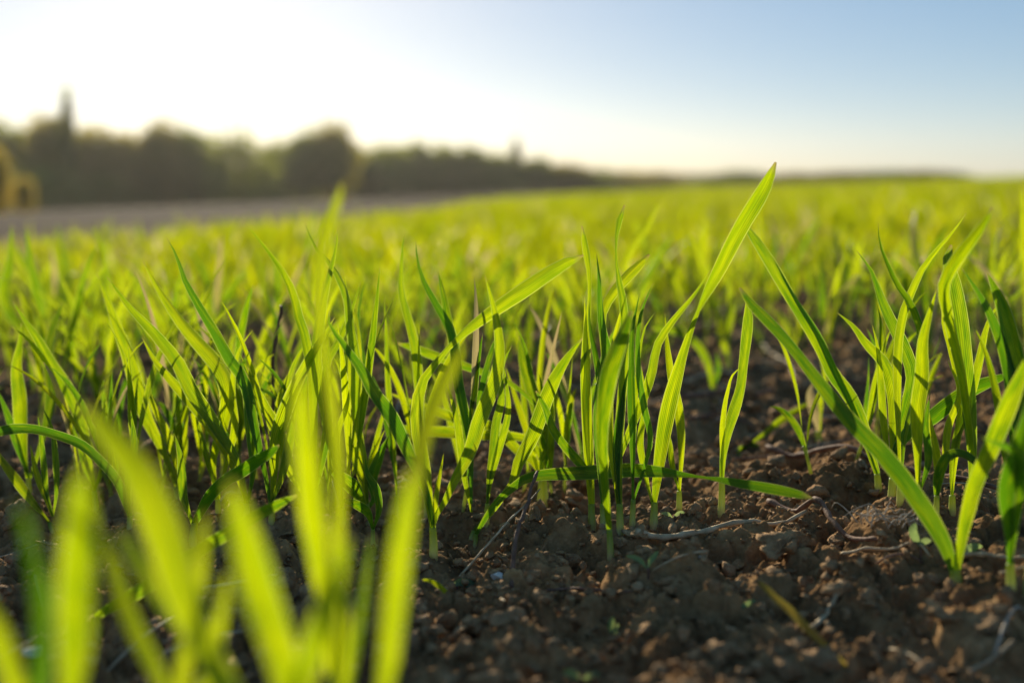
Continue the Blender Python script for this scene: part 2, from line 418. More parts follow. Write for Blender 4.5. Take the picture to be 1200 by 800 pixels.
# ------------------------------------------------------------------ traced seedlings
CAMV = Vector((0, 0, CAM_H)); WK = [0.84]
def traced_leaf(root, base_depth, pts, w, dd=0.0, d0=0.0, rot=None, fold=0.35, rounded=False, mat='leaf', rnd=None, n=20, name='leaf', label=None):
    """pts: photo pixels from foot to tip, optional third value = width there in pixels; dd, d0 = depth change at tip / foot in metres"""
    P3 = []; Wd = []
    m = len(pts)
    pxl = np.array([[p[0], p[1]] for p in pts], float)
    s = np.concatenate([[0], np.cumsum(np.sqrt((np.diff(pxl, axis=0) ** 2).sum(1)))]); s /= s[-1]
    custom = len(pts[0]) > 2
    for i, p in enumerate(pts):
        d = base_depth + d0 + (dd - d0) * s[i] ** 1.4
        P3.append(list(at(p[0], p[1], d)) + [p[2] * d / F if custom else 0])
    A = spline(P3, n)
    path = A[:, :3] - np.array(root.location)
    if custom: width = np.maximum(A[:, 3], 0.0002) * WK[0]
    else: width = width_profile(n, w * base_depth / F, rounded)
    if rot is None: rot = random.uniform(-0.7, 0.7)
    tw = rot * np.linspace(0.5, 1.0, n) + 0.25 * np.sin(np.linspace(0, 3, n) + random.random() * 6)
    width = width / np.maximum(np.cos(np.abs(tw)), 0.6)
    # reference side vector: perpendicular to the blade as seen
    t2 = path[-1] - path[0]; view = np.array(A[n // 2, :3]) - np.array(CAMV)
    T = np.gradient(path, axis=0); T /= np.linalg.norm(T, axis=1)[:, None] + 1e-12
    side = np.cross(T, view / np.linalg.norm(view)); side /= np.linalg.norm(side, axis=1)[:, None] + 1e-12
    N = np.cross(T, side)
    ct, st = np.cos(tw)[:, None], np.sin(tw)[:, None]
    Aa = side * ct + N * st; B = -side * st + N * ct
    k = len(US); V = np.zeros((n, k, 3)); UV = np.zeros((n, k, 2))
    ph = random.random() * 6
    wob = np.sin(np.linspace(0, 15, n) + ph) * 0.05 * width
    sgn = random.choice((-1, 1))
    for j, u in enumerate(US):
        V[:, j] = path + Aa * (u * width / 2)[:, None] + B * (sgn * fold * abs(u) * width / 2 + (wob if j == 0 else 0))[:, None]
        UV[:, j, 0] = (u + 1) / 2; UV[:, j, 1] = np.linspace(0, 1, n)
    idx = np.arange(n * k).reshape(n, k)
    Fq = np.stack([idx[:-1, :-1], idx[:-1, 1:], idx[1:, 1:], idx[1:, :-1]], -1).reshape(-1, 4)
    me = mesh_np(name, V.reshape(-1, 3), Fq, M[mat], UV.reshape(-1, 2), random.random() if rnd is None else rnd)
    o = link(name, me, root)
    if label: o['label'] = label
    return o

def traced_stem(root, depth, pts, w=6):
    P = spline([list(at(x, y, depth)) for x, y in pts], 10)[:, :3] - np.array(root.location)
    P[0, 2] -= 0.004
    r = w * depth / F / 2
    V, Fq, UV = tube_arrays(P, np.linspace(r * 1.25, r * 0.95, 10), 8)
    return link('stem', mesh_np('stem', V, Fq, M['stem'], UV), root)

FRONT = 'wheat seedlings of the sharp front row'
def plant(base, label, leaves, stem=None, w=6, group=FRONT, depth=None):
    p, d = hit(*base)
    if depth: 
        d = depth; q = at(base[0], base[1], d); p = Vector((q.x, q.y, g1(q.x, q.y)))
    e = empty('wheat_seedling', p, label, 'wheat seedling', group)
    if stem is None:
        f = leaves[0][0][0]; stem = [base, ((base[0] + f[0]) / 2, (base[1] + f[1]) / 2), (f[0], f[1])]
    traced_stem(e, d, stem, w)
    for L in leaves:
        pts, wd = L[0], L[1]; kw = L[2] if len(L) > 2 else {}
        traced_leaf(e, d, pts, wd, **kw)
    return e

plant((508, 650), 'front seedling at the centre whose longest blade arches far right with a narrow twisted waist', [
    ([(507, 618, 7), (502, 580, 13), (497, 542, 18), (490, 505, 19), (490, 467, 17), (496, 446, 13), (512, 424, 9), (533, 400, 7), (548, 387, 12), (587, 358, 19), (615, 339, 22), (640, 322, 20), (665, 307, 15), (684, 299, 2)], 22, dict(dd=0.01, rot=0.2, rnd=.55)),
    ([(507, 618), (510, 606), (520, 590), (533, 562), (550, 530), (562, 492), (573, 465), (582, 440), (586, 413), (583, 380), (577, 353), (568, 322)], 22, dict(dd=0.0, rot=-.35)),
    ([(507, 615), (500, 580), (485, 547), (477, 530), (465, 505), (455, 485), (435, 457), (425, 437), (410, 415), (400, 400), (385, 378), (386, 363)], 20, dict(dd=-0.015)),
    ([(508, 640), (510, 585), (515, 555), (520, 530)], 8, {})], [(508, 652), (508, 635), (507, 618)], 9)
plant((553, 632), 'front seedling at the centre with one broad blade slanting up right across its neighbours', [
    ([(556, 622, 6), (575, 600, 9), (590, 580, 9), (600, 566, 10), (607, 543, 16), (623, 513, 20), (633, 487, 21), (643, 460, 20), (660, 427, 13), (672, 410, 7), (683, 396, 2)], 22, dict(dd=-0.01, rot=.25, rnd=.5)),
    ([(552, 590), (550, 517), (545, 487), (537, 455), (533, 425), (531, 402), (525, 382), (515, 365), (505, 347), (495, 327), (489, 305), (487, 281)], 16, dict(dd=0.02, rot=-.3)),
    ([(553, 600), (545, 560), (540, 520), (533, 480), (522, 445)], 12, {})], w=7)
plant((570, 618), 'front seedling right of centre with two nearly upright pale tipped blades', [
    ([(571, 590), (573, 555), (577, 530), (582, 492), (588, 467), (587, 447), (592, 420), (600, 405)], 13, {}),
    ([(571, 595), (574, 570), (584, 530), (596, 480), (592, 440), (590, 425)], 11, {})], w=6)
plant((557, 640), 'front seedling whose single low blade lies nearly flat across the upright clump', [
    ([(558, 626, 5), (572, 602, 8), (587, 583, 10), (600, 572, 11), (613, 562, 13), (640, 556, 16), (662, 555, 18), (700, 553, 20), (737, 551, 20), (775, 553, 15), (800, 556, 8), (815, 558, 4), (830, 560, 4), (845, 562, 8), (865, 566, 12), (890, 570, 14), (917, 575, 14), (940, 580, 10), (953, 584, 2)], 17, dict(dd=-0.075, d0=0, rot=.1, n=34, rnd=.1, fold=.15))], w=5)
plant((632, 600), 'front seedling with a short round ended blade above the bent leaf crossing', [
    ([(634, 560), (636, 520), (632, 490), (627, 473), (620, 447), (612, 420), (608, 394)], 19, dict(dd=.02, rounded=True, rnd=.4)),
    ([(633, 565), (622, 520), (613, 493), (600, 453), (592, 428)], 10, dict(dd=.02)),
    ([(634, 540, 8), (645, 515, 9), (637, 490, 8), (630, 477, 6), (617, 463, 6), (587, 443, 8), (560, 434, 10), (540, 427, 12), (510, 417, 13), (480, 406, 10), (465, 402, 3)], 12, dict(dd=0.0, rnd=.35))], w=6)
plant((640, 590), 'seedling behind the centre with two blades stretched low to the left', [
    ([(638, 560, 8), (625, 540, 13), (600, 522, 14), (587, 503, 14), (560, 497, 14), (540, 492, 14), (512, 482, 13), (485, 472, 9), (457, 461, 2)], 14, dict(dd=.02, rnd=.7)),
    ([(638, 560, 8), (632, 530, 9), (613, 513, 11), (587, 511, 14), (560, 509, 15), (533, 507, 16), (500, 505, 15), (475, 503, 11), (462, 502, 3)], 14, dict(dd=.02, rnd=.6))], w=6)
plant((694, 622), 'leftmost stalk of the tight upright clump right of centre, bright green', [
    ([(693, 590, 9), (690, 540, 14), (688, 500, 15), (687, 470, 15), (686, 430, 14), (688, 390, 11), (691, 345, 5), (690, 315, 7), (686, 290, 10), (682, 265, 2)], 15, dict(rot=.1, rnd=.6)),
    ([(692, 570), (688, 520), (686, 460), (688, 435), (686, 402), (686, 370), (685, 346)], 10, dict(rot=.7)),
    ([(693, 560, 7), (682, 545, 12), (662, 522, 12), (647, 500, 11), (640, 480, 9), (628, 458, 2)], 12, dict(rnd=.2))], w=8)
plant((708, 617), 'dark green narrow stalk standing against the bright one in the tight clump', [
    ([(706, 590), (703, 555), (700, 500), (704, 450), (710, 415), (704, 380), (702, 352), (701, 322), (699, 297)], 16, dict(rot=.8, rnd=0)),
    ([(706, 580), (704, 530), (708, 480), (700, 420), (692, 380), (690, 352)], 12, dict(rot=-.8)),
    ([(706, 580, 8), (712, 520, 10), (714, 460, 10), (706, 390, 9), (707, 365, 11), (717, 345, 14), (732, 327, 15), (747, 312, 14), (761, 298, 3)], 14, dict(dd=.03, rnd=.7))], w=7)
plant((727, 628), 'clump stalk whose thin twisting blade ends in a bright spoon shaped tip', [
    ([(726, 590, 8), (725, 540, 12), (728, 480, 13), (732, 420, 12), (732, 375, 12), (730, 352, 11), (725, 327, 8), (722, 305, 3), (722, 282, 4), (725, 260, 9), (728, 250, 8), (732, 240, 2)], 12, dict(rot=.1)),
    ([(725, 590), (722, 550), (735, 512), (750, 475), (762, 442), (772, 400), (785, 380), (797, 365), (812, 347), (833, 316)], 14, dict(dd=.02)),
    ([(726, 590), (722, 530), (724, 495), (732, 450), (737, 430)], 13, dict(rot=.6, rnd=0)),
    ([(724, 590), (718, 540), (714, 500), (716, 440), (722, 390), (734, 345)], 14, dict(rot=-.2))], w=8)
plant((716, 655), 'slightly blurred seedling in front of the tight clump with one broad blade', [
    ([(714, 620, 8), (708, 560, 12), (705, 505, 18), (708, 467, 23), (713, 435, 25), (722, 410, 23), (732, 385, 15), (739, 364, 4)], 24, dict(dd=-.05, d0=-.01, rnd=.3))], w=7)
plant((741, 617), 'thin upright seedling between the clump and the tall leaning blade', [
    ([(742, 585), (742, 530), (741, 480), (740, 430), (741, 390), (750, 342)], 12, {}),
    ([(741, 590), (757, 540), (762, 517), (755, 480), (749, 445), (747, 400), (750, 372), (757, 350), (766, 331)], 10, dict(rot=.6, rnd=0)),
    ([(742, 560), (744, 500), (747, 440), (752, 400), (757, 382), (768, 366)], 7, {})], w=6)
plant((766, 617), 'front seedling with the tallest blade, leaning right and reaching above the skyline', [
    ([(767, 588, 7), (771, 555, 14), (776, 520, 19), (783, 480, 22), (791, 447, 19), (801, 412, 12), (810, 385, 8), (819, 362, 5), (828, 343, 12), (841, 318, 18), (856, 288, 21), (872, 258, 22), (888, 232, 21), (900, 210, 15), (909, 190, 3)], 22, dict(dd=-.02, rot=.15, rnd=.55, n=30)),
    ([(767, 600), (757, 560), (750, 520), (756, 470), (752, 430)], 10, dict(rot=.5))], w=8)
plant((796, 596), 'seedling beside the tallest one with a bright vertical lower blade', [
    ([(796, 575), (798, 545), (798, 510), (795, 480), (786, 440), (781, 400), (779, 366)], 14, dict(rnd=.8)),
    ([(796, 575), (788, 550), (784, 520), (778, 490)], 9, {})], w=6)
plant((845, 603), 'lone seedling at the edge of the bare soil with two folded upright blades', [
    ([(846, 562, 6), (848, 530, 10), (853, 505, 14), (861, 480, 16), (868, 455, 13), (872, 425, 13), (876, 395, 15), (878, 372, 13), (876, 350, 3)], 16, dict(rnd=.4)),
    ([(846, 562), (846, 535), (847, 492), (852, 460), (860, 437), (869, 430)], 8, dict(rot=.7))], [(845, 604), (846, 582), (846, 562)], 7)
plant((1120, 680), 'front right seedling with a very long broad blade sloping left over the soil', [
    ([(1118, 668, 12), (1107, 637, 20), (1095, 615, 24), (1075, 585, 25), (1055, 557, 25), (1030, 527, 24), (1000, 497, 22), (975, 467, 20), (950, 435, 16), (930, 409, 14), (912, 388, 15), (895, 370, 15), (880, 355, 12), (867, 337, 3)], 24, dict(dd=.05, rot=.3, n=30, rnd=.15)),
    ([(1121, 668, 9), (1127, 630, 14), (1133, 600, 18), (1142, 563, 20), (1157, 530, 23), (1170, 497, 24), (1182, 467, 22), (1197, 435, 14), (1210, 405, 3)], 22, dict(dd=-.01, rnd=.5))], [(1120, 684), (1120, 676), (1119, 668)], 12)
plant((1185, 690), 'blurred seedling cut by the right edge with a grey green bent blade', [
    ([(1184, 660), (1182, 620), (1180, 575), (1192, 530), (1207, 480), (1212, 440)], 24, dict(dd=-.03, rnd=0)),
    ([(1184, 660), (1190, 610), (1195, 560), (1190, 530), (1170, 520), (1150, 512)], 16, dict(dd=-.03, rnd=.1))], w=9)
plant((1030, 575), 'right side seedling with a long straight blade leaning left behind the broad one', [
    ([(1028, 555, 8), (1018, 520, 14), (1007, 487, 18), (995, 462, 19), (977, 438, 18), (965, 413, 16), (952, 390, 15), (940, 370, 14), (925, 345, 15), (912, 322, 16), (897, 297, 15), (882, 275, 11), (871, 261, 3)], 18, dict(rot=.2, n=26, rnd=.35)),
    ([(1028, 555), (1000, 480), (975, 430), (955, 388), (937, 360), (920, 330), (905, 300)], 10, dict(rot=.9, rnd=0))], w=7)
plant((1045, 585), 'right side seedling with four blades fanning out, one tip curled to the left', [
    ([(1046, 560), (1052, 520), (1060, 480), (1068, 440), (1055, 402), (1042, 377), (1030, 347), (1020, 317), (1004, 294)], 19, dict(rnd=.2)),
    ([(1045, 555), (1047, 510), (1047, 460), (1035, 423), (1015, 402), (1000, 382), (981, 366)], 19, dict(rnd=.5, rounded=False)),
    ([(1045, 560), (1036, 500), (1032, 450), (1027, 400), (1022, 380)], 11, dict(rot=.6)),
    ([(1046, 560, 6), (1050, 528, 12), (1064, 507, 17), (1090, 491, 20), (1112, 474, 21), (1137, 458, 20), (1162, 447, 15), (1186, 438, 3)], 22, dict(dd=-.03, rnd=0))], w=8)
plant((1055, 590), 'right side seedling with a slim blade crossing behind and rising to the upper right', [
    ([(1055, 560), (1053, 500), (1052, 440), (1055, 390), (1060, 365), (1070, 340), (1082, 315), (1097, 295), (1117, 272), (1133, 249)], 13, dict(dd=.01, rnd=.7)),
    ([(1056, 560), (1062, 500), (1078, 450), (1080, 400), (1075, 377), (1064, 352), (1052, 335), (1040, 310), (1031, 285), (1029, 260)], 12, dict(rnd=.2))], w=7)
plant((1077, 600), 'right side seedling with one broad bright upright blade like a spear', [
    ([(1076, 572), (1075, 517), (1075, 480), (1080, 442), (1082, 395), (1090, 365), (1098, 338)], 21, dict(dd=-.01, rnd=.7)),
    ([(1077, 580), (1088, 540), (1085, 500), (1090, 460)], 11, {})], w=7)
plant((1097, 605), 'right side seedling with a short blade arching over to a pale drooping tip', [
    ([(1098, 580, 7), (1100, 562, 13), (1106, 545, 15), (1115, 533, 13), (1127, 532, 11), (1140, 540, 11), (1152, 552, 8), (1160, 562, 2)], 14, dict(dd=-.02, rnd=.1)),
    ([(1098, 582), (1098, 540), (1090, 500), (1085, 470)], 12, {}),
    ([(1098, 585), (1108, 540), (1112, 500), (1125, 460), (1110, 420)], 11, dict(rot=.6))], w=6)
plant((1116, 602), 'right side seedling with a pale edged blade rising into the dense clump', [
    ([(1116, 580), (1115, 555), (1120, 517), (1132, 480), (1145, 437), (1150, 415), (1155, 390), (1165, 365), (1181, 348)], 14, dict(rnd=.6)),
    ([(1116, 580), (1122, 520), (1127, 460), (1115, 410), (1105, 370), (1110, 340)], 12, dict(rot=.5))], w=7)
plant((1142, 605), 'right side seedling with a wide blade whose upper half folds over towards the camera', [
    ([(1141, 575, 8), (1140, 520, 14), (1136, 470, 20), (1131, 420, 23), (1125, 370, 23), (1117, 327, 20), (1112, 300, 12), (1115, 287, 3)], 22, dict(rnd=.3)),
    ([(1141, 540, 6), (1128, 440, 12), (1112, 370, 14), (1108, 330, 17), (1117, 312, 18), (1132, 290, 16), (1150, 267, 11), (1163, 243, 3)], 16, dict(dd=-.07, rnd=.6))], w=7)
plant((1190, 612), 'right edge seedling with a broad dark round tipped blade', [
    ([(1198, 570), (1202, 500), (1197, 450), (1192, 425), (1185, 395), (1177, 365), (1167, 340), (1156, 318)], 24, dict(rnd=.2, rounded=True)),
    ([(1190, 580), (1188, 500), (1184, 440), (1170, 390), (1157, 360), (1140, 332), (1127, 314)], 18, dict(rot=.5, rnd=0)),
    ([(1190, 580), (1176, 530), (1170, 480), (1160, 430), (1150, 400), (1140, 380)], 12, {})], w=7)
plant((880, 527), 'seedling lying on the soil with a slim blade pointing right along the ground', [
    ([(866, 527, 8), (882, 525, 11), (900, 526, 11), (937, 525, 10), (975, 526, 8), (1000, 535, 6), (1020, 551, 2)], 10, dict(rnd=.3)),
    ([(880, 520), (900, 505), (920, 490), (942, 477), (963, 465)], 11, dict(rnd=.5))], [(868, 535), (866, 530), (866, 527)], 5)
plant((960, 520), 'short seedling between bare soil and the right clump with a pale dry first blade', [
    ([(959, 505), (955, 480), (951, 458), (955, 446)], 16, dict(rnd=.6, mat='dry_leaf')),
    ([(961, 505), (962, 470), (966, 440), (960, 415)], 8, dict(rnd=.7))], w=7)

plant((430, 612), 'front seedling left of centre with crossed blades, one curling to the upper left', [
    ([(430, 590), (428, 540), (422, 512), (417, 468), (418, 425), (414, 400), (411, 380), (408, 352), (400, 330), (388, 310), (370, 290), (356, 259)], 15, dict(rnd=.4)),
    ([(431, 590), (426, 566), (420, 545), (412, 525), (406, 500)], 14, dict(rnd=.7)),
    ([(431, 596), (438, 585), (436, 562), (445, 535), (456, 510)], 17, dict(rot=.5, rnd=0)),
    ([(431, 600), (425, 590), (407, 567), (385, 549)], 22, dict(dd=-.03, rnd=.2))], w=7)
plant((402, 617), 'front seedling left of centre with a tall narrow bent blade and a shaded lower part', [
    ([(401, 595), (393, 550), (388, 517), (382, 487), (373, 450), (369, 415), (372, 390), (376, 365), (381, 340), (388, 312), (394, 288), (396, 265)], 17, dict(rnd=.5)),
    ([(401, 590), (397, 545), (395, 512), (405, 480), (410, 437)], 10, {}),
    ([(402, 590), (392, 540), (382, 500), (378, 460), (384, 420), (397, 400), (405, 380), (415, 355), (423, 329)], 14, dict(dd=.02))], w=7)
plant((466, 602), 'slender front seedling with one needle thin upright blade left of the arching leaf', [
    ([(465, 580), (462, 530), (457, 480), (454, 435), (453, 405), (452, 380), (450, 350)], 9, {}),
    ([(466, 570), (460, 540), (455, 510), (447, 470), (430, 430), (421, 395), (421, 360), (430, 324)], 9, dict(rot=.7, rnd=0, dd=.04))], w=5)
plant((500, 606), 'front seedling behind the arching leaf with a straight upright blade twisted near its tip', [
    ([(499, 575), (497, 520), (492, 470), (489, 437), (487, 415), (482, 390), (475, 365), (469, 340), (470, 315), (471, 290), (475, 271)], 15, dict(dd=.01, rnd=.45)),
    ([(499, 575), (490, 545), (478, 520), (472, 495)], 11, {})], w=6)
plant((365, 612), 'front seedling on the left with one blade arching left in a long curve', [
    ([(366, 590), (367, 530), (366, 480), (364, 435), (360, 415), (355, 390), (348, 370), (343, 347), (332, 322), (315, 297), (300, 277), (286, 261)], 15, dict(rnd=.5)),
    ([(364, 590), (352, 570), (342, 555), (332, 520), (315, 487), (300, 455), (290, 430)], 20, dict(rnd=.7)),
    ([(365, 590), (377, 540), (383, 490), (380, 440), (386, 400)], 14, dict(rot=.5))], w=7)
plant((318, 615), 'front seedling whose bright blade leans right across the dry upright stalk', [
    ([(319, 595), (321, 560), (325, 515), (340, 472), (357, 435), (370, 410), (385, 385), (392, 372)], 21, dict(rnd=.6)),
    ([(318, 595), (312, 560), (303, 520), (297, 495), (292, 465), (283, 440), (268, 420), (255, 395), (240, 370), (227, 348), (215, 325), (207, 300), (195, 278)], 17, dict(rot=.4, rnd=.05)),
    ([(318, 590), (330, 560), (338, 530), (345, 490), (352, 460)], 14, {})], w=7)
plant((290, 612), 'front seedling on the left with a long white edged blade sloping to the upper left', [
    ([(288, 590), (278, 540), (262, 515), (245, 488), (225, 460), (208, 425), (180, 390), (150, 358), (125, 324)], 21, dict(rnd=.45)),
    ([(289, 590), (275, 550), (255, 510), (228, 475), (200, 445), (180, 420), (166, 395)], 18, dict(rnd=.7, dd=.01)),
    ([(290, 590), (297, 550), (293, 500), (288, 460), (280, 420)], 14, dict(rot=.6))], w=7)
plant((256, 608), 'front seedling on the left with a broad pointed blade and a small folded side tip', [
    ([(255, 585), (250, 540), (262, 500), (268, 460), (262, 438), (245, 415), (225, 393), (205, 368), (185, 338), (167, 305)], 22, dict(rnd=.7)),
    ([(256, 585), (266, 540), (275, 500), (272, 460), (276, 425), (284, 403), (297, 386)], 11, {}),
    ([(255, 580), (243, 540), (233, 505), (228, 480)], 9, {})], w=6)
plant((208, 592), 'front seedling on the left with a single wide veined blade, slightly curved and pointed', [
    ([(206, 570), (199, 548), (190, 526), (172, 490), (157, 440), (148, 410), (138, 385), (127, 355), (113, 320)], 21, dict(rnd=.6)),
    ([(208, 570), (203, 530), (192, 500), (178, 470), (172, 440)], 12, {}),
    ([(207, 572), (216, 540), (218, 500), (222, 470)], 8, dict(rot=.8))], w=6)
plant((112, 600), 'far left front seedling with a bent blade, dark in the middle, pale tipped', [
    ([(110, 575), (104, 540), (98, 510), (90, 482), (76, 452), (60, 428), (45, 400), (28, 374), (14, 352)], 19, dict(rnd=.4)),
    ([(110, 575), (122, 540), (118, 500), (124, 470)], 13, {}),
    ([(111, 575), (100, 550), (92, 520), (86, 500)], 10, {})], w=6)
plant((152, 620), 'left seedling with a bluish shiny blade arching over and down towards the left edge', [
    ([(152, 605, 7), (146, 588, 10), (135, 562, 12), (117, 541, 13), (95, 522, 13), (65, 510, 12), (37, 503, 13), (0, 506, 13), (-20, 514, 3)], 13, dict(rnd=0, dd=-.01, rot=.5)),
    ([(152, 600), (150, 560), (157, 520), (153, 480)], 11, {})], w=6)
plant((62, 625), 'left edge seedling with thin blades and one thick blade leaning off to the left', [
    ([(58, 612), (40, 590), (20, 562), (0, 535), (-18, 512)], 14, dict(rnd=.6)),
    ([(62, 605), (54, 575), (51, 542), (48, 515), (44, 486)], 9, {}),
    ([(62, 605), (66, 580), (65, 535), (60, 500), (49, 476)], 9, dict(rnd=.3)),
    ([(61, 605), (52, 580), (44, 560), (35, 520)], 9, {})], w=5)
plant((34, 583), 'left edge seedling with a broad blade, dark in its lower half', [
    ([(33, 560), (29, 538), (26, 505), (24, 467), (20, 430), (24, 400), (25, 378)], 20, dict(rnd=.5)),
    ([(34, 560), (20, 520), (6, 480), (-4, 455)], 12, {}),
    ([(35, 560), (48, 520), (60, 460), (57, 425), (62, 385), (74, 353)], 15, dict(dd=.06, rounded=True, rnd=.3))], w=6)
plant((437, 640), 'small seedling at the front left of the centre clump with two low dark blades', [
    ([(437, 620), (443, 600), (440, 575), (430, 555), (428, 535)], 12, dict(rot=.6, rnd=.1)),
    ([(437, 620), (430, 600), (416, 590), (398, 585)], 14, dict(dd=-.02))], w=5)
# slightly soft seedlings standing right behind the sharp ones
BEHIND = 'wheat seedlings just behind the front row'
plant((50, 462), 'soft green seedling behind the left edge with two tall tips against the soil strip', [
    ([(49, 435), (50, 400), (48, 375), (44, 350), (36, 310), (30, 264)], 14, {}),
    ([(49, 430), (40, 400), (15, 370), (5, 340), (11, 315), (14, 262)], 16, {})], w=6, group=BEHIND)
plant((126, 452), 'soft seedling behind the left blades with a small tip at the soil strip', [
    ([(126, 420), (128, 370), (125, 330), (120, 295), (108, 264)], 11, {}),
    ([(126, 420), (118, 380), (110, 350)], 10, {})], w=5, group=BEHIND)
plant((768, 448), 'soft seedling behind the centre with a pale flat blade leaning upper right', [
    ([(752, 410, 7), (745, 360, 10), (735, 330, 12), (733, 305, 11), (743, 285, 10), (756, 268, 9), (765, 250, 8), (774, 234, 2)], 12, dict(rnd=.9)),
    ([(757, 415), (772, 390), (790, 384), (812, 392)], 11, dict(rnd=.3))], w=5, group=BEHIND)
plant((853, 432), 'single soft seedling in front of the dark clod with a narrow blade and pale tip', [
    ([(853, 415), (853, 390), (856, 365), (855, 338), (853, 322)], 12, dict(rnd=.6)),
    ([(853, 420), (846, 400), (838, 385)], 7, {})], w=6, group=BEHIND)
plant((838, 470), 'soft seedling bending left over the dark hollow with an arched blade', [
    ([(836, 455, 6), (830, 425, 10), (815, 400, 11), (795, 388, 12), (775, 383, 11), (762, 384, 3)], 12, dict(rnd=.4)),
    ([(836, 455), (842, 430), (840, 410)], 8, {})], w=5, group=BEHIND)

WK[0] = 0.72
# out of focus seedlings close to the lens
NEAR = 'blurred wheat seedlings close to the lens'
plant((85, 1230), 'strongly blurred seedling at the lower left with one upright spindle shaped blade', [
    ([(86, 860, 30), (88, 800, 38), (92, 740, 52), (95, 680, 56), (97, 630, 50), (98, 580, 34), (100, 545, 8)], 50, dict(dd=-.02, rnd=.6))], w=14, group=NEAR)
plant((320, 1190), 'strongly blurred seedling with a large blade sweeping to the upper left corner of the foreground', [
    ([(290, 860, 34), (262, 800, 40), (235, 745, 46), (212, 690, 56), (198, 640, 62), (180, 590, 60), (155, 540, 50), (125, 500, 40), (98, 472, 10)], 60, dict(dd=.01, rnd=.75)),
    ([(288, 850, 26), (262, 790, 34), (235, 745, 38), (200, 710, 30), (165, 660, 24), (140, 620, 8)], 30, dict(dd=.02, rnd=.5))], w=16, group=NEAR)
plant((352, 1210), 'strongly blurred seedling at the bottom with a blade leaning slightly left', [
    ([(342, 860, 34), (335, 800, 46), (318, 740, 56), (300, 690, 58), (288, 640, 50), (278, 600, 34), (270, 565, 8)], 56, dict(dd=-.01, rnd=.7)),
    ([(346, 860, 30), (352, 810, 38), (368, 760, 40), (385, 710, 36), (398, 670, 26), (408, 630, 8)], 36, dict(dd=.0, rnd=.6))], w=16, group=NEAR)
plant((396, 1010), 'blurred tall seedling with an upright bright blade and a second tip touching the skyline', [
    ([(388, 790, 16), (384, 720, 22), (376, 660, 32), (368, 600, 40), (362, 540, 40), (356, 490, 32), (352, 435, 8)], 40, dict(dd=-.03, rnd=.9)),
    ([(389, 790, 14), (396, 640, 18), (394, 520, 20), (384, 440, 18), (374, 370, 18), (372, 320, 20), (382, 270, 20), (393, 238, 16), (402, 212, 4)], 20, dict(dd=.03, rnd=.9))], w=13, group=NEAR)
plant((442, 1120), 'blurred seedling left of the bare soil with one tall slim blade', [
    ([(448, 850, 26), (452, 800, 30), (458, 740, 36), (464, 690, 38), (470, 640, 36), (477, 595, 28), (483, 550, 8)], 38, dict(dd=-.01, rnd=.75)),
    ([(449, 850, 16), (462, 700, 24), (474, 620, 26), (490, 540, 24), (503, 490, 26), (517, 455, 26), (532, 425, 18), (545, 403, 4)], 24, dict(dd=.06, rnd=.9))], w=14, group=NEAR)
plant((215, 1180), 'blurred seedling between the two large foreground blades with thin crossing blades', [
    ([(214, 860, 18), (212, 800, 22), (222, 740, 24), (232, 680, 22), (236, 630, 16), (238, 600, 4)], 22, dict(dd=.01, rnd=.9)),
    ([(213, 860, 16), (190, 800, 22), (160, 740, 26), (140, 690, 24), (128, 650, 16), (118, 618, 4)], 24, dict(dd=.02, rnd=.6)),
    ([(215, 860, 16), (240, 800, 20), (252, 750, 20), (262, 700, 14), (266, 670, 4)], 18, dict(dd=0, rnd=.8))], w=12, group=NEAR)
plant((398, 1060), 'blurred slim seedling right of the upright bright one with blades spreading in a narrow fan', [
    ([(398, 850, 16), (402, 790, 20), (404, 730, 22), (398, 680, 20), (392, 640, 12), (388, 610, 4)], 20, dict(dd=0, rnd=.9)),
    ([(398, 850, 14), (412, 780, 16), (424, 720, 16), (430, 670, 12), (436, 630, 4)], 15, dict(dd=.02, rnd=.3))], w=10, group=NEAR)
plant((30, 1230), 'strongly blurred bright blade cut by the lower left corner', [
    ([(30, 850, 30), (20, 800, 32), (5, 760, 34), (-12, 725, 30), (-28, 690, 8)], 32, dict(dd=-.02, rnd=.8))], w=14, group=NEAR)
plant((38, 1200), 'strongly blurred dark green shaded blade near the lower left edge', [
    ([(38, 840, 20), (42, 780, 34), (40, 720, 42), (34, 670, 38), (26, 625, 24), (20, 590, 6)], 40, dict(dd=-.03, rnd=0, rot=1.2))], w=12, group=NEAR)
plant((115, 750), 'blurred seedling whose blade lies across the foreground with a dark tip to the right', [
    ([(112, 722, 10), (130, 710, 18), (160, 692, 22), (190, 672, 23), (225, 648, 22), (262, 625, 20), (300, 603, 20), (325, 590, 16), (347, 580, 4)], 22, dict(dd=.02, rnd=.3)),
    ([(112, 722, 8), (90, 730, 12), (62, 745, 14), (38, 758, 12), (15, 772, 3)], 12, dict(mat='dry_leaf', dd=-.02))], w=9, group=NEAR)
plant((225, 640), 'seedling with a pale backed blade bending right, just in front of the left row', [
    ([(228, 612, 10), (245, 580, 18), (262, 563, 20), (283, 550, 21), (303, 537, 20), (318, 528, 14), (327, 521, 3)], 20, dict(dd=-.05, rnd=0, rot=.5)),
    ([(226, 615), (215, 580), (212, 540), (205, 510)], 14, {})], w=8, group=NEAR)
plant((1203, 700), 'blurred pale blade rising along the right edge up to the field horizon', [
    ([(1212, 620, 8), (1212, 520, 9), (1208, 420, 10), (1203, 330, 10), (1201, 270, 10), (1200, 215, 3)], 12, dict(dd=-.09, d0=-.03, rnd=.9))], w=8, group=NEAR)

WK[0] = 0.84
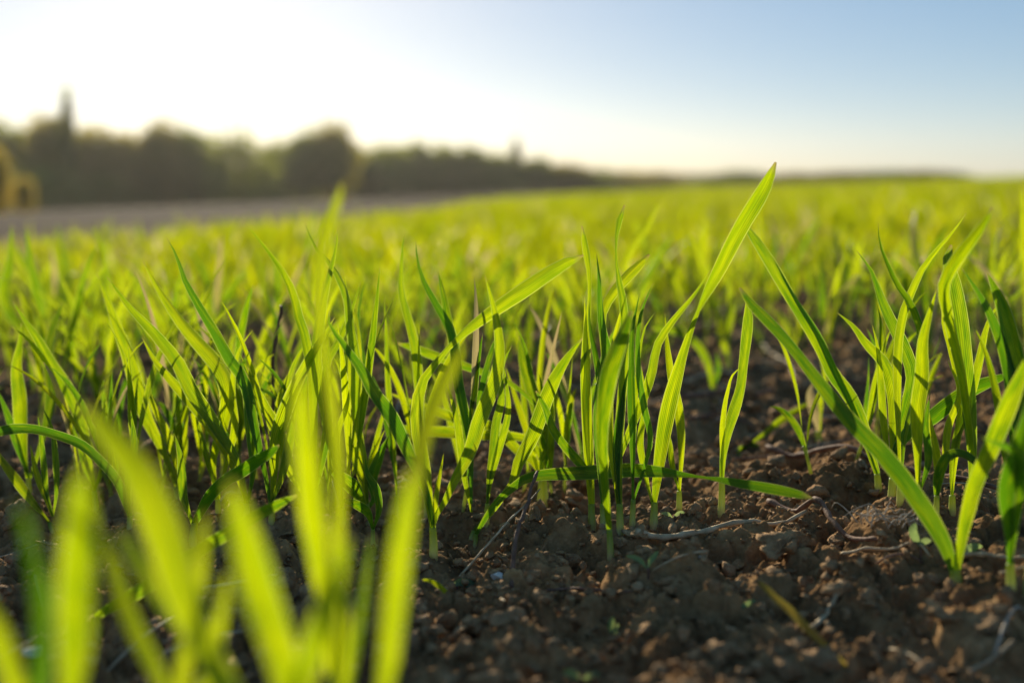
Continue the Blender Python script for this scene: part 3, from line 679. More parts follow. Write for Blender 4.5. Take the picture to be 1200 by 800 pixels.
# ------------------------------------------------------------------ generated seedlings behind
def seedling_arrays(rs, H, nl, lean, detail=12, us=US, wid=(0.0055, 0.0085)):
    """list of (kind, arrays) in local space, foot at the origin"""
    parts = []
    sh = H * rs.uniform(0.16, 0.3)
    la = rs.uniform(0, 2 * math.pi)
    top = np.array([math.cos(la) * lean * sh, math.sin(la) * lean * sh, sh])
    k = 8 if detail > 8 else 4
    path = spline([[0, 0, -0.006], top * 0.5, top], 5)
    parts.append(('stem',) + tube_arrays(path, np.linspace(0.0016, 0.0012, 5), k))
    a0 = rs.uniform(0, 6.28)
    for i in range(nl):
        L = H * rs.uniform(0.55, 1.0) * (1.0 if i else 1.05)
        az = a0 + math.pi * i + rs.uniform(-0.7, 0.7)
        el = rs.uniform(R(66), R(88)); droop = rs.uniform(0.15, 0.85) * (1.6 if rs.random() < .2 else 1)
        n = detail
        p = top * (0.45 + 0.55 * i / max(nl - 1, 1)); pts = [p]
        sway = rs.uniform(-0.5, 0.5)
        for s in range(1, n):
            t = s / (n - 1)
            e = el - droop * t * t
            a = az + sway * t
            step = (L - sh * 0.3) / (n - 1)
            p = p + step * np.array([math.cos(a) * math.cos(e), math.sin(a) * math.cos(e), math.sin(e)])
            pts.append(p)
        pts = np.array(pts)
        w = width_profile(n, rs.uniform(*wid), rs.random() < .2)
        side0 = np.array([-math.sin(az), math.cos(az), 0])
        tw = rs.uniform(-0.5, .5) + np.linspace(0, rs.uniform(-1.6, 1.6), n)
        parts.append(('leaf',) + blade_arrays(pts, w, side0, tw, rs.uniform(.15, .5), 0.03 if detail > 8 else 0, us))
    return parts

protos = []
for v in range(14):
    rs = random.Random(100 + v)
    H = rs.uniform(0.09, 0.138)
    parts = seedling_arrays(rs, H, rs.choice((3, 4, 4, 5)), rs.uniform(0, .5), 12)
    ms = []
    for kind, V, Fq, UV in parts:
        if kind == 'stem': ms.append(('stem', mesh_np('stem', V, Fq, M['stem'], UV)))
        else:
            ms.append(('leaf', mesh_np('leaf', V, Fq, M['dry_leaf'] if rs.random() < 0.09 else M['leaf'], UV, rs.random())))
    protos.append(ms)

def place_seedling(x, y, label, group, scale=1.0):
    e = empty('wheat_seedling', (x, y, g1(x, y) - 0.002), label, 'wheat seedling', group)
    e.rotation_euler = (random.uniform(-.12, .12), random.uniform(-.12, .12), random.uniform(0, 6.283))
    e.scale = (scale,) * 3
    for nm, me in random.choice(protos):
        link(nm, me, e)
    return e

def in_view(x, y, pad=30):
    d = y * cp - (g1(x, y) - CAM_H) * sp * 0 + 0
    u = x / max(y, .01) * F
    return abs(u) < 600 / 1.0 + pad

R0, R_IND = 0.66, 1.22
count = 0; cnt = {}; made = {}
rows = np.arange(R0, R_IND, 0.096)
for ri, ry in enumerate(rows):
    xl = 0.54 * ry + 0.03
    x = -xl
    while x < xl:
        yy = ry + random.gauss(0, 0.02)
        xx = x + random.gauss(0, .006)
        gap = vnoise(np.array([xx * 4.0]), np.array([yy * 4.0]), 77)[0] < -0.42
        front = np.interp(xx / max(ry, .1), [-.5, -.15, .1, .22, .36, .5], [.60, .63, .70, .92, .84, .66])
        if not gap and yy > front:
            side = 'left' if xx < -xl / 3 else 'right' if xx > xl / 3 else 'middle'
            lab = {'left': 'seen behind the left hand blades', 'middle': 'seen behind the centre clump', 'right': 'seen behind the right hand clump'}[side]
            rl = ['first', 'second', 'third', 'fourth', 'fifth', 'sixth', 'seventh', 'eighth', 'ninth'][ri]
            e = place_seedling(xx, yy, '', f'seedlings in the {rl} blurred row', random.uniform(.68, .98))
            made.setdefault((rl, side), []).append((xx, e))
            count += 1; cnt[(ri, side)] = cnt.get((ri, side), 0) + 1
        x += random.uniform(0.014, 0.029)

for gx0, gx1, ng, where in ((-.23, -.075, 24, 'among the sharp left blades'), (-.06, .055, 7, 'behind the sharp centre clump'), (.15, .24, 5, 'inside the sharp right hand clump')):
    for k in range(ng):
        xx = gx0 + (gx1 - gx0) * (k + random.random()) / ng; yy = random.uniform(.47, .56) + (.02 if gx0 > 0 else 0)
        e = place_seedling(xx, yy, '', 'slim seedlings filling the front rows', random.uniform(.78, .98)); e.scale = (.62, .62, e.scale[2])
        made.setdefault((where, ''), []).append((xx, e))
ORD = 'first second third fourth fifth sixth seventh eighth ninth tenth eleventh twelfth thirteenth fourteenth fifteenth sixteenth seventeenth eighteenth nineteenth twentieth'.split()
ORD += ['twenty-' + w for w in ORD[:9]] + ['thirtieth'] + ['thirty-' + w for w in ORD[:9]]
for (rl, side), lst in made.items():
    lst.sort(key=lambda t: t[0] / t[1].location.y)
    for k, (xx, e) in enumerate(lst):
        nl = sum(c.name.startswith('leaf') for c in e.children)
        e['label'] = f"{ {3: 'three', 4: 'four', 5: 'five'}[nl] } leaved green seedling, {ORD[k]} from the left " + (f"in the {rl} blurred row's {side}" if side else rl)


# ------------------------------------------------------------------ the rest of the crop: one object of instanced patches
def patch_mesh(name, seed, size, nplants, detail, nl, us, wid, rowgap):
    rs = random.Random(seed)
    Vs, Fs, UVs, Rn = [], [], [], []; off = 0
    nrows = max(1, round(size / rowgap))
    per = nplants // nrows
    for r_ in range(nrows):
        for k in range(per):
            x = (k + rs.random()) / per * size - size / 2
            y = (r_ + .5) / nrows * size - size / 2 + rs.gauss(0, rowgap * 0.18)
            H = rs.uniform(0.065, 0.125)
            for kind, V, Fq, UV in seedling_arrays(rs, H, nl, rs.uniform(0, .5), detail, us, wid):
                if kind == 'stem': continue
                Vs.append(V + np.array([x, y, 0])); Fs.append(Fq + off); UVs.append(UV)
                Rn.append(np.full(len(V), rs.random())); off += len(V)
    return mesh_np(name, np.vstack(Vs), np.vstack(Fs), M['leaf_far'], np.vstack(UVs), np.concatenate(Rn))

def crop_cover(name, label, patches, pts):
    """one stuff object: points over the field, patches instanced on them"""
    hidden = bpy.data.collections.new(name + '_patches')
    for i, me in enumerate(patches):
        hidden.objects.link(bpy.data.objects.new('wheat_patch', me))
    P = np.array(pts)
    me = bpy.data.meshes.new(name); me.vertices.add(len(P)); me.vertices.foreach_set('co', P.ravel().astype(np.float32)); me.update()
    o = link(name, me); tag(o, label, 'wheat crop', None, 'stuff')
    g = bpy.data.node_groups.new(name, 'GeometryNodeTree')
    g.interface.new_socket('Geometry', in_out='INPUT', socket_type='NodeSocketGeometry')
    g.interface.new_socket('Geometry', in_out='OUTPUT', socket_type='NodeSocketGeometry')
    n, l = g.nodes, g.links
    gi = n.new('NodeGroupInput'); go = n.new('NodeGroupOutput')
    ci = n.new('GeometryNodeCollectionInfo'); ci.inputs['Collection'].default_value = hidden
    ci.inputs['Separate Children'].default_value = True; ci.inputs['Reset Children'].default_value = True
    ip = n.new('GeometryNodeInstanceOnPoints'); ip.inputs['Pick Instance'].default_value = True
    rv = n.new('FunctionNodeRandomValue'); rv.data_type = 'INT'
    rv.inputs['Min'].default_value = 0; rv.inputs['Max'].default_value = len(patches) - 1
    r2 = n.new('FunctionNodeRandomValue'); r2.data_type = 'INT'; r2.inputs['Min'].default_value = 0; r2.inputs['Max'].default_value = 1; r2.inputs['Seed'].default_value = 5
    mu = n.new('ShaderNodeMath'); mu.operation = 'MULTIPLY'; mu.inputs[1].default_value = math.pi
    cx = n.new('ShaderNodeCombineXYZ'); cx.inputs[0].default_value = -0.0171; cx.inputs[1].default_value = -0.0333
    ri = [s for s in r2.outputs if s.enabled][0] if any(s.enabled for s in r2.outputs) else r2.outputs[2]
    rvi = [s for s in rv.outputs if s.enabled][0] if any(s.enabled for s in rv.outputs) else rv.outputs[2]
    l.new(ri, mu.inputs[0])
    # two half turns keep the drill rows parallel; tilt follows the slope of the field
    l.new(gi.outputs[0], ip.inputs['Points']); l.new(ci.outputs[0], ip.inputs['Instance'])
    l.new(rvi, ip.inputs['Instance Index'])
    rf = n.new('FunctionNodeRandomValue'); rf.data_type = 'FLOAT_VECTOR'
    rf.inputs[0].default_value = (1, 1, .72); rf.inputs[1].default_value = (1, 1, 1.15); rf.inputs['Seed'].default_value = 9
    ps = n.new('GeometryNodeInputPosition'); nz = n.new('ShaderNodeTexNoise'); nz.inputs['Scale'].default_value = 1.3
    l.new(ps.outputs[0], nz.inputs['Vector'])
    mr = n.new('ShaderNodeMapRange'); mr.inputs[1].default_value = .35; mr.inputs[2].default_value = .65; mr.inputs[3].default_value = .68; mr.inputs[4].default_value = 1.12
    l.new(nz.outputs[0], mr.inputs[0]); vs = n.new('ShaderNodeVectorMath'); vs.operation = 'MULTIPLY'
    cz = n.new('ShaderNodeCombineXYZ'); cz.inputs[0].default_value = 1; cz.inputs[1].default_value = 1; l.new(mr.outputs[0], cz.inputs[2])
    l.new(rf.outputs[0], vs.inputs[0]); l.new(cz.outputs[0], vs.inputs[1]); l.new(vs.outputs[0], ip.inputs['Scale'])
    rt = n.new('GeometryNodeRotateInstances')
    l.new(ip.outputs[0], rt.inputs[0])
    c2 = n.new('ShaderNodeCombineXYZ'); l.new(mu.outputs[0], c2.inputs[2]); l.new(c2.outputs[0], rt.inputs['Rotation'])
    l.new(cx.outputs[0], ip.inputs['Rotation'])
    l.new(rt.outputs[0], go.inputs[0])
    md = o.modifiers.new('patches', 'NODES'); md.node_group = g
    return o

near_p = [patch_mesh('wheat_patch', 500 + i, 0.32, 56, 6, 4, np.array([-1, 0, 1.0]), (0.006, 0.009), 0.105) for i in range(6)]
far_p = [patch_mesh('wheat_patch', 600 + i, 3.0, 1300, 4, 3, np.array([-1, 1.0]), (0.010, 0.014), 0.15) for i in range(3)]
pts = []
gs = 0.32
for i in range(-50, 70):
    for j in range(0, 80):
        x = i * gs + rng.uniform(-.04, .04); y = R_IND + 0.12 + j * gs
        if y > 22 or abs(x) > 0.95 * y + 0.9: continue
        if not crop_mask(np.array([x]), np.array([y]))[0]: continue
        if y < 6 and vnoise(np.array([x * 1.1]), np.array([y * 1.1]), 91)[0] < -0.27: continue
        yy = y
        pts.append((x, yy, g1(x, yy) - (0.004)))
crop_cover('wheat_crop', 'dense blurred green wheat covering the middle of the field', near_p, pts)
for i in range(-6, 7):          # the drilled rows go on to both sides of the view
    for j in range(0, 3):
        x = i * .32 + .1; y = .52 + j * .32
        if .54 * y + .18 < abs(x) < 1.5: pts.append((x, y, g1(x, y) - .004))
pts2 = []
for i in range(-30, 60):
    for j in range(0, 50):
        x = i * 2.9; y = 22 + 1.6 + j * 2.9
        if abs(x) > 0.75 * y: continue
        if not crop_mask(np.array([x - 1.5]), np.array([y]))[0]: continue
        pts2.append((x, y, g1(x, y) - 0.01))
crop_cover('distant_wheat_crop', 'far yellow green wheat running out to the skyline', far_p, pts2)
print('patches', len(pts), len(pts2))

# ------------------------------------------------------------------ soil crumbs, clods, litter
def ico(sub):
    import bmesh
    bm = bmesh.new(); bmesh.ops.create_icosphere(bm, subdivisions=sub, radius=1)
    V = np.array([v.co[:] for v in bm.verts]); Fc = np.array([[v.index for v in f.verts] for f in bm.faces]); bm.free()
    return V, Fc
I1, F1 = ico(2); I2, F2 = ico(4)
def lump(V, seed, amp=0.35):
    rs = np.random.default_rng(seed)
    o = V.copy()
    for k in range(9):
        d = rs.normal(size=3); d /= np.linalg.norm(d); c = rs.uniform(.2, .75)
        t = V @ d
        o -= d * np.maximum(t - c, 0)[:, None] * rs.uniform(.4, .9)    # knocked-off facets
    f = rs.uniform(2, 3); q = rs.uniform(0, 9, 3)
    n1 = vnoise(V[:, 0] * f + q[0] + V[:, 2] * 1.7, V[:, 1] * f + q[1] - V[:, 2], seed % 97) + .5 * vnoise(V[:, 0] * 3 * f + V[:, 2] * 4, V[:, 1] * 3 * f + q[2] + V[:, 2] * 3, 3) \
        + .25 * vnoise(V[:, 0] * 9 * f + V[:, 2] * 11, V[:, 1] * 9 * f + V[:, 2] * 7, 8)
    return o * (1 + amp * n1)[:, None]

lumps = [lump(I1, s, .5) for s in range(24)]
Vs, Fs, Rn = [], [], []; off = 0
N = 19000
u = rng.random(N); rr = 0.19 * (1.5 / 0.19) ** (u ** 0.85)
th = rng.normal(0, R(24), N)
cx_, cy_ = rr * np.sin(th), rr * np.cos(th); cz_ = ground(cx_, cy_)
I0, F0 = ico(1); tiny = [lump(I0, s, .5) for s in range(24)]
sz = np.clip(rng.lognormal(math.log(0.0013), 0.6, N), 0.0006, 0.0065) * (1 + 0.4 * (rr > .6))
for i in range(N):
    a, b = rng.uniform(0, 6.28, 2)
    ca, sa = math.cos(a), math.sin(a)
    Q = np.array([[ca, -sa, 0], [sa, ca, 0], [0, 0, 1]]) @ np.array([[1, 0, 0], [0, math.cos(b), -math.sin(b)], [0, math.sin(b), math.cos(b)]])
    small = sz[i] < .0019
    V = (tiny if small else lumps)[i % 24] * sz[i] * np.array([1.15, 1, .8]) @ Q.T + np.array([cx_[i], cy_[i], cz_[i] + sz[i] * rng.uniform(.1, .6)])
    Vs.append(V); Fs.append((F0 if small else F1) + off); off += len(V)
o = link('soil_crumbs', mesh_np('soil_crumbs', np.vstack(Vs), np.vstack(Fs), M['clod']))
tag(o, 'loose brown crumbs of earth scattered over the field', 'soil crumbs', None, 'stuff')

clod_me = [mesh_np('soil_clod', lump(I2, 50 + s, .42) * np.array([1, 1, .72]), F2, M['clod']) for s in range(7)]
CL = [((925, 645), 34, 'largest brown clod right of the beige straw, lit on top'),
      ((1112, 722), 30, 'rounded clod at the lower right below the long blade foot'),
      ((1062, 738), 22, 'clod left of the rounded one at the lower right'),
      ((1165, 735), 26, 'clod near the right edge below the blurred blades'),
      ((985, 690), 20, 'small reddish clod above the yellowing dead blade'),
      ((1020, 700), 16, 'smallest pale clod beside the yellowing dead blade'),
      ((845, 668), 24, 'dark clod in the middle of the bare soil'),
      ((895, 400), 30, 'dark clod in the shade behind the bare soil'),
      ((745, 770), 26, 'blurred clod at the bottom edge below the small sprout'),
      ((635, 700), 16, 'small clod in front of the dark root'),
      ((560, 735), 22, 'blurred clod at the bottom centre beside the tall slim blurred blade'),
      ((20, 600), 34, 'grey lit clod at the left edge'),
      ((60, 650), 30, 'flat clod under the left edge seedling'),
      ((690, 505), 18, 'clod hidden in shade behind the tight clump'),
      ((1135, 655), 24, 'clod behind the rounded one, at the foot of the front right seedling'),
      ((60, 775), 30, 'pale blurred clod in the lower left corner'),
      ((850, 760), 22, 'blurred clod at the bottom between the sprout and the dead blade'),
      ((960, 775), 24, 'blurred clod at the bottom beside the lower end of the dead blade'),
      ((655, 595), 14, 'small sunlit clod left of the tight clump'),
      ((800, 640), 14, 'small round clod under the beige straw')]
for i, (p, w, lab) in enumerate(CL):
    q, d = hit(*p)
    o = link('soil_clod', clod_me[i % 7], None, (q.x, q.y, q.z + w * d / F * .12))
    s = w * d / F; o.scale = (s * 1.1, s, s * .8); o.rotation_euler = (0, 0, random.uniform(0, 6))
    tag(o, lab, 'clod', 'large soil clods')

def litter(name, pts, w, mat, label, cat, group=None, lift=0.0015, depth_from_first=False, dd=0, taper=.6, flat=1.0, wob=.1):
    """a stick or straw through photo pixels, each resting where that pixel meets the ground (or rising from the first)"""
    q0, d0 = hit(*pts[0])
    P = []
    for i, p in enumerate(pts):
        if depth_from_first: P.append(at(p[0], p[1], d0 + dd * i / (len(pts) - 1)))
        else:
            d_ = d0 + (hit(*pts[-1])[1] - d0) * i / (len(pts) - 1)
            q = at(p[0], p[1], d_); gz = g1(q.x, q.y); q.z = max(q.z, gz + lift); P.append(q)
    n = 26
    A = spline([list(p) for p in P], n)[:, :3]
    r = w * d0 / F / 2
    A = A + rng.normal(0, r * wob, A.shape)
    kink = np.zeros((n, 3)); 
    for kk in rng.integers(3, n - 3, 3): kink[kk:] += rng.normal(0, r * .55, 3) * np.minimum(1, (np.arange(n - kk)[:, None]) / 3)
    A = A + kink * np.array([.3, .3, 1]) * (0 if depth_from_first else 1)
    rad = r * np.linspace(1, taper, n) * (1 + .14 * np.sin(np.arange(n) * 1.9) + rng.normal(0, .07, n))
    org = Vector(A[0])
    V, Fq, UV = tube_arrays(A - A[0], rad, 8)
    o = link(name, mesh_np(name, V, Fq, M[mat], UV), None, org)
    return tag(o, label, cat, group)

litter('dry_stalk', [(308, 572), (312, 545), (319, 500), (320, 450), (320, 420), (323, 395), (328, 372), (329, 358)], 6, 'twig', 'thin reddish brown dry stalk standing upright among the left blades', 'dry stalk', depth_from_first=True, dd=-.01)
litter('twig', [(36, 470), (47, 452), (58, 441), (70, 431)], 5, 'twig', 'short dark twig slanting up at the left edge', 'twig', depth_from_first=True, dd=.0)
litter('twig', [(38, 486), (60, 472), (76, 464), (100, 450), (120, 440), (136, 431)], 3.5, 'twig', 'thin curved twig rising to the right behind the left edge blades', 'twig', depth_from_first=True, dd=.02)
litter('twig', [(-10, 392), (25, 408), (45, 413), (62, 424), (84, 440)], 5, 'twig', 'soft brown twig lying behind the left edge seedlings', 'twig', depth_from_first=True, dd=.02)
litter('straw', [(745, 634), (770, 629), (800, 624), (830, 619), (850, 615), (880, 613), (915, 610), (944, 607)], 8, 'straw', 'thick beige straw lying on the bare soil below the lone seedling', 'straw', lift=.003)
litter('twig', [(898, 536), (930, 541), (960, 546), (990, 552), (1020, 556), (1050, 560), (1090, 563), (1125, 566), (1170, 580)], 7, 'twig', 'long brown stick lying across the soil behind the broad sloping blade', 'twig', lift=.006)
litter('dead_root', [(600, 690), (601, 665), (603, 640), (606, 622), (613, 603), (619, 588), (623, 570), (630, 552)], 7, 'twig', 'dark crooked root sticking up from the soil at the centre', 'dead root', depth_from_first=True, dd=.04)
litter('straw', [(530, 684), (545, 668), (567, 643), (583, 625), (600, 606), (617, 590), (633, 573)], 3.2, 'straw', 'thin straw leaning on the dark crooked root', 'straw', depth_from_first=True, dd=.03)
litter('straw', [(463, 378), (480, 374), (492, 376), (505, 370), (512, 367)], 5, 'straw', 'pale curved straw behind the arching leaf', 'straw', 'straws on the bare soil')
litter('straw', [(800, 450), (820, 442), (843, 434), (870, 436), (897, 438), (930, 432), (960, 427)], 5, 'straw', 'pale straw lying farthest back on the bare soil left of the right clump', 'straw', 'straws on the bare soil')
litter('straw', [(890, 398), (900, 420), (912, 435), (925, 450), (935, 462)], 4, 'straw', 'pale straw slanting down towards the short dry bladed seedling', 'straw', 'straws on the bare soil')
litter('straw', [(800, 468), (825, 462), (850, 460), (880, 466), (905, 462)], 6, 'twig', 'brown stalk half buried behind the lone seedling', 'straw', 'straws on the bare soil')
litter('straw', [(985, 655), (1010, 645), (1045, 652), (1075, 655), (1090, 662)], 4, 'straw', 'short broken straw left of the front right seedling foot', 'straw', 'straws on the bare soil')
litter('straw', [(1125, 655), (1150, 655), (1180, 657), (1215, 660)], 7, 'straw', 'pinkish straw running off the right edge behind the front right seedling', 'straw', 'straws on the bare soil')
litter('twig', [(900, 590), (930, 600), (958, 585), (975, 610), (1000, 628), (1030, 640)], 8, 'twig', 'weathered grey stalk end above the largest clod', 'twig')
litter('straw', [(640, 698), (680, 696), (715, 694), (740, 700)], 4, 'twig', 'brown root fibre half buried in the blurred soil at the bottom centre', 'straw', 'straws on the bare soil')

# clump of fine roots by the right row
q, d = hit(1040, 620)
e = empty('root_clump', q, 'bundle of thin pale roots on the soil below the right hand clump', 'root clump')
for i in range(18):
    a = random.uniform(0, 6.28); L = random.uniform(.006, .022); bend = random.uniform(-1.2, 1.2)
    pts3 = []
    x0 = random.uniform(-.012, .012); y0 = random.uniform(-.006, .006)
    for s in range(6):
        t = s / 5
        pts3.append([x0 + math.cos(a + bend * t) * L * t, y0 + math.sin(a + bend * t) * L * t * .6, 0.002 + L * .4 * math.sin(t * 2.6) * random.uniform(.5, 1.4)])
    A = spline(pts3, 12)
    V, Fq, UV = tube_arrays(A, np.linspace(.00035, .00012, 12), 6)
    link('root', mesh_np('root', V, Fq, M['root'], UV), e)

# longer straws on the open soil behind the lone seedling
for i in range(24):
    q, d = hit(random.uniform(620, 1180), random.uniform(405, 530))
    if d > 1.1: continue
    a = random.gauss(0, .9); L = random.uniform(.02, .055); n = 11; bend = random.uniform(-.5, .5)
    P = []
    for s in range(n):
        t = s / (n - 1) - .5
        x = q.x + math.cos(a + bend * t) * L * t; y = q.y + math.sin(a + bend * t) * L * t
        P.append([x, y, g1(x, y)])
    P = np.array(P); P[:, 2] = np.polyval(np.polyfit(np.arange(n), P[:, 2], 3), np.arange(n)) + .003
    V, Fq, UV = tube_arrays(P - P[0], np.linspace(random.uniform(.0007, .0016), .0005, n), 6)
    o = link('straw', mesh_np('straw', V, Fq, M[random.choice(('straw', 'straw', 'twig'))], UV), None, Vector(P[0]))
    tag(o, 'soft dry straw scrap on the shaded soil behind the lone seedling', 'straw', 'dry straw scraps behind the lone seedling')

# random short straws and flakes in the bare soil
for i in range(46):
    px, py = random.uniform(0, 1200), random.choice((random.uniform(440, 560), random.uniform(560, 790)))
    q, d = hit(px, py)
    if d > 1.2: continue
    a = random.uniform(0, 6.28); L = random.uniform(.008, .036); n = 9
    P = []
    for s in range(n):
        t = s / (n - 1) - .5
        x = q.x + math.cos(a) * L * t; y = q.y + math.sin(a) * L * t
        P.append([x, y, g1(x, y)])
    P = np.array(P); P[:, 2] = np.polyval(np.polyfit(np.arange(n), P[:, 2], 2), np.arange(n)) + .0022
    V, Fq, UV = tube_arrays(P - P[0], np.full(n, random.uniform(.0004, .0010)), 6)
    o = link('straw_fragment', mesh_np('straw_fragment', V, Fq, M[random.choice(('straw', 'straw', 'twig', 'root'))], UV), None, Vector(P[0]))
    tag(o, 'tiny dry straw fragment lying among the crumbs of open soil', 'straw fragment', 'tiny straw fragments on the soil')

# pebbles
for (p, w, lab) in [((583, 678), 8, 'small white pebble in front of the dark root'), ((822, 655), 5, 'tiny pale pebble on the bare soil'), ((40, 766), 12, 'blurred pale pebble at the lower left')]:
    q, d = hit(*p); s = w * d / F
    o = link('pebble', mesh_np('pebble', lump(I2, 300 + w, .15) * s * np.array([1.1, .9, .75]), F2, M['stone']), None, q + Vector((0, 0, s * .4)))
    tag(o, lab, 'pebble')

# weeds
def sprout(base, label, leaves, stem_h=10, mat='weed_leaf'):
    q, d = hit(*base)
    e = empty('weed_sprout', q, label, 'weed')
    V, Fq, UV = tube_arrays(spline([[0, 0, -.002], [0.0003, 0, stem_h * d / F * .5], [0, 0, stem_h * d / F]], 6), np.full(6, .0005), 6)
    link('stem', mesh_np('stem', V, Fq, M['twig'], UV), e)
    for pts, w in leaves:
        traced_leaf(e, d, pts, w, rounded=True, mat=mat, fold=.2, rot=random.uniform(-.3, .3))
    return e
sprout((759, 682), 'tiny two leaved sprout with a reddish stem on the bare soil', [([(758, 666), (752, 658), (743, 653), (733, 651)], 7), ([(759, 666), (762, 658), (767, 651), (772, 645)], 8)], 18)
sprout((718, 752), 'blurred pale sprout standing on the soil at the bottom centre', [([(718, 744), (716, 735), (718, 722)], 9), ([(718, 744), (722, 738), (724, 730)], 6)], 12)
sprout((680, 800), 'two pale blurred round leaves at the bottom edge', [([(680, 796), (672, 790), (660, 786)], 13), ([(681, 798), (692, 793), (702, 788)], 12)], 8)
sprout((1078, 655), 'pale round leaved weed tucked beside the long broad blade', [([(1078, 640), (1074, 632), (1070, 622), (1073, 612)], 12), ([(1078, 640), (1084, 634), (1092, 633)], 9)], 14)
sprout((1120, 660), 'pale round leaved weed at the foot of the front right seedling', [([(1122, 650), (1132, 645), (1142, 641), (1152, 640)], 13)], 8)
sprout((535, 690), 'pale greenish fallen leaflet with a short stalk beside the white pebble', [([(528, 688), (538, 682), (550, 684), (562, 692)], 12)], 4)
sprout((868, 715), 'blurred bluish green weed leaf left of the yellowing dead blade', [([(860, 718), (868, 712), (878, 706), (886, 702)], 7)], 5)
sprout((790, 610), 'tiny green sprout under the flat lying blade', [([(788, 606), (782, 602), (775, 601)], 6), ([(789, 606), (796, 601), (803, 600)], 6)], 6)
q, d = hit(990, 790)
e = empty('withered_grass', q, 'yellowing blade with a reddish tip lying on the lower right soil', 'dead grass')
traced_leaf(e, d, [(1003, 800, 6), (985, 776, 9), (968, 758, 10), (942, 732, 11), (925, 714, 11), (908, 700, 10), (896, 688, 8), (888, 680, 3)], 9, mat='yellow_leaf', dd=.03, rnd=.4)
q, d = hit(512, 700)
e = empty('withered_grass', q, 'short curved yellow green blade piece on the soil left of the fallen leaflet', 'dead grass')
traced_leaf(e, d, [(530, 703, 4), (524, 695, 6), (514, 686, 7), (503, 680, 5), (495, 679, 2)], 7, mat='leaf', rnd=.9)

# ------------------------------------------------------------------ trees
def foliage_material(name, c1, c2, t1):
    m, nt, n, l, p, out = newmat(name)
    a = n.new('ShaderNodeAttribute'); a.attribute_name = 'rnd'
    r = ramp(n, [(0, c1), (1, c2)]); l.new(a.outputs['Fac'], r.inputs[0]); l.new(r.outputs[0], p.inputs['Base Color'])
    p.inputs['Roughness'].default_value = .6
    tr = n.new('ShaderNodeBsdfTranslucent'); tr.inputs[0].default_value = (*t1, 1)
    mx = n.new('ShaderNodeMixShader'); mx.inputs[0].default_value = .5
    l.new(p.outputs[0], mx.inputs[1]); l.new(tr.outputs[0], mx.inputs[2]); l.new(mx.outputs[0], out.inputs['Surface'])
    return m
FM = [foliage_material('tree_leaves_green', (.055, .080, .010), (.11, .13, .018), (.42, .46, .03)),
      foliage_material('tree_leaves_olive', (.10, .10, .016), (.19, .16, .026), (.60, .50, .05)),
      foliage_material('tree_leaves_yellow', (.26, .20, .04), (.42, .32, .07), (.85, .66, .08))]
M['bark'] = rough_material('bark', [(.3, (.05, .035, .025)), (.7, (.12, .09, .07))], 6, .5, .03)
def crown_mesh(seed, mat, shape):
    """unit-height crown (0.15..1) of leaf faces in clumps; shape: round, tall, bush"""
    rs = np.random.default_rng(seed)
    wx = {'round': .46, 'tall': .17, 'bush': .62}[shape]; z0 = {'round': -.06, 'tall': .12, 'bush': -.5}[shape]
    K = 130
    cc = rs.normal(size=(K, 3)); cc /= np.linalg.norm(cc, axis=1)[:, None]; cc *= (rs.uniform(.15, 1, K) ** .5)[:, None]
    hz = (1 - z0) / 2
    cen = cc * np.array([wx, wx, hz]) * .82 + np.array([0, 0, z0 + hz])
    per = 46
    ctr = np.repeat(cen, per, 0) + rs.normal(0, 1, (K * per, 3)) * np.array([wx, wx, hz]) * .13
    N = len(ctr)
    a = rs.normal(size=(N, 3)); a /= np.linalg.norm(a, axis=1)[:, None]
    b = np.cross(a, rs.normal(size=(N, 3))); b /= np.linalg.norm(b, axis=1)[:, None]
    s = rs.uniform(.018, .040, N)[:, None]
    V = np.stack([ctr + a * s, ctr + b * s * .7, ctr - a * s, ctr - b * s * .7], 1).reshape(-1, 3)
    return mesh_np('crown', V, np.arange(4 * N).reshape(N, 4), mat, None, np.repeat(rs.random(N), 4), False)
def trunk_mesh(seed):
    rs = np.random.default_rng(seed); Vs, Fs = [], []; off = 0
    for k in range(7):
        if k == 0: P = spline([[0, 0, -.03], [.01, 0, .3], [0, .01, .6], [.01, 0, .85]], 9); r = np.linspace(.028, .006, 9)
        else:
            z = rs.uniform(.22, .55); a = rs.uniform(0, 6.28); L = rs.uniform(.18, .34)
            P = spline([[0, 0, z], [math.cos(a) * L * .5, math.sin(a) * L * .5, z + L * .45], [math.cos(a) * L, math.sin(a) * L, z + L * .95]], 6); r = np.linspace(.012, .003, 6)
        V, Fq, UV = tube_arrays(P, r, 6); Vs.append(V); Fs.append(Fq + off); off += len(V)
    return mesh_np('trunk', np.vstack(Vs), np.vstack(Fs), M['bark'])
CM = {}
for mi, mat in enumerate(FM):
    for sh in ('round', 'tall', 'bush'):
        CM[(mi, sh)] = [crown_mesh(900 + mi * 31 + v * 7, mat, sh) for v in range(3 if mi < 2 else 1)]
TM = [trunk_mesh(70 + i) for i in range(3)]
def tree(px, top, wpx, dist, kind, mi, label, cat='tree', group='trees along the far field edge', name='field_tree'):
    dist = min(dist, 100 + dist * .15)
    x = (px - 600) / F * dist; y = dist
    z = float(base_plane(np.array([x]), np.array([y]))[0]) - (.35 if kind == 'bush' and dist < 150 else 0)
    h = -(top - 205) / F * dist - z + CAM_H
    e = empty(name, (x, y, z), label, cat, group)
    shp = {'round': .92, 'tall': .34, 'bush': 1.24}[kind]
    sx = wpx * (1.25 if kind != 'tall' else 1) / F * dist / shp
    e.scale = (sx, sx, h); e.rotation_euler = (0, 0, random.uniform(0, 6.28))
    link('crown', random.choice(CM[(mi, kind)]), e)
    link('trunk', random.choice(TM), e)
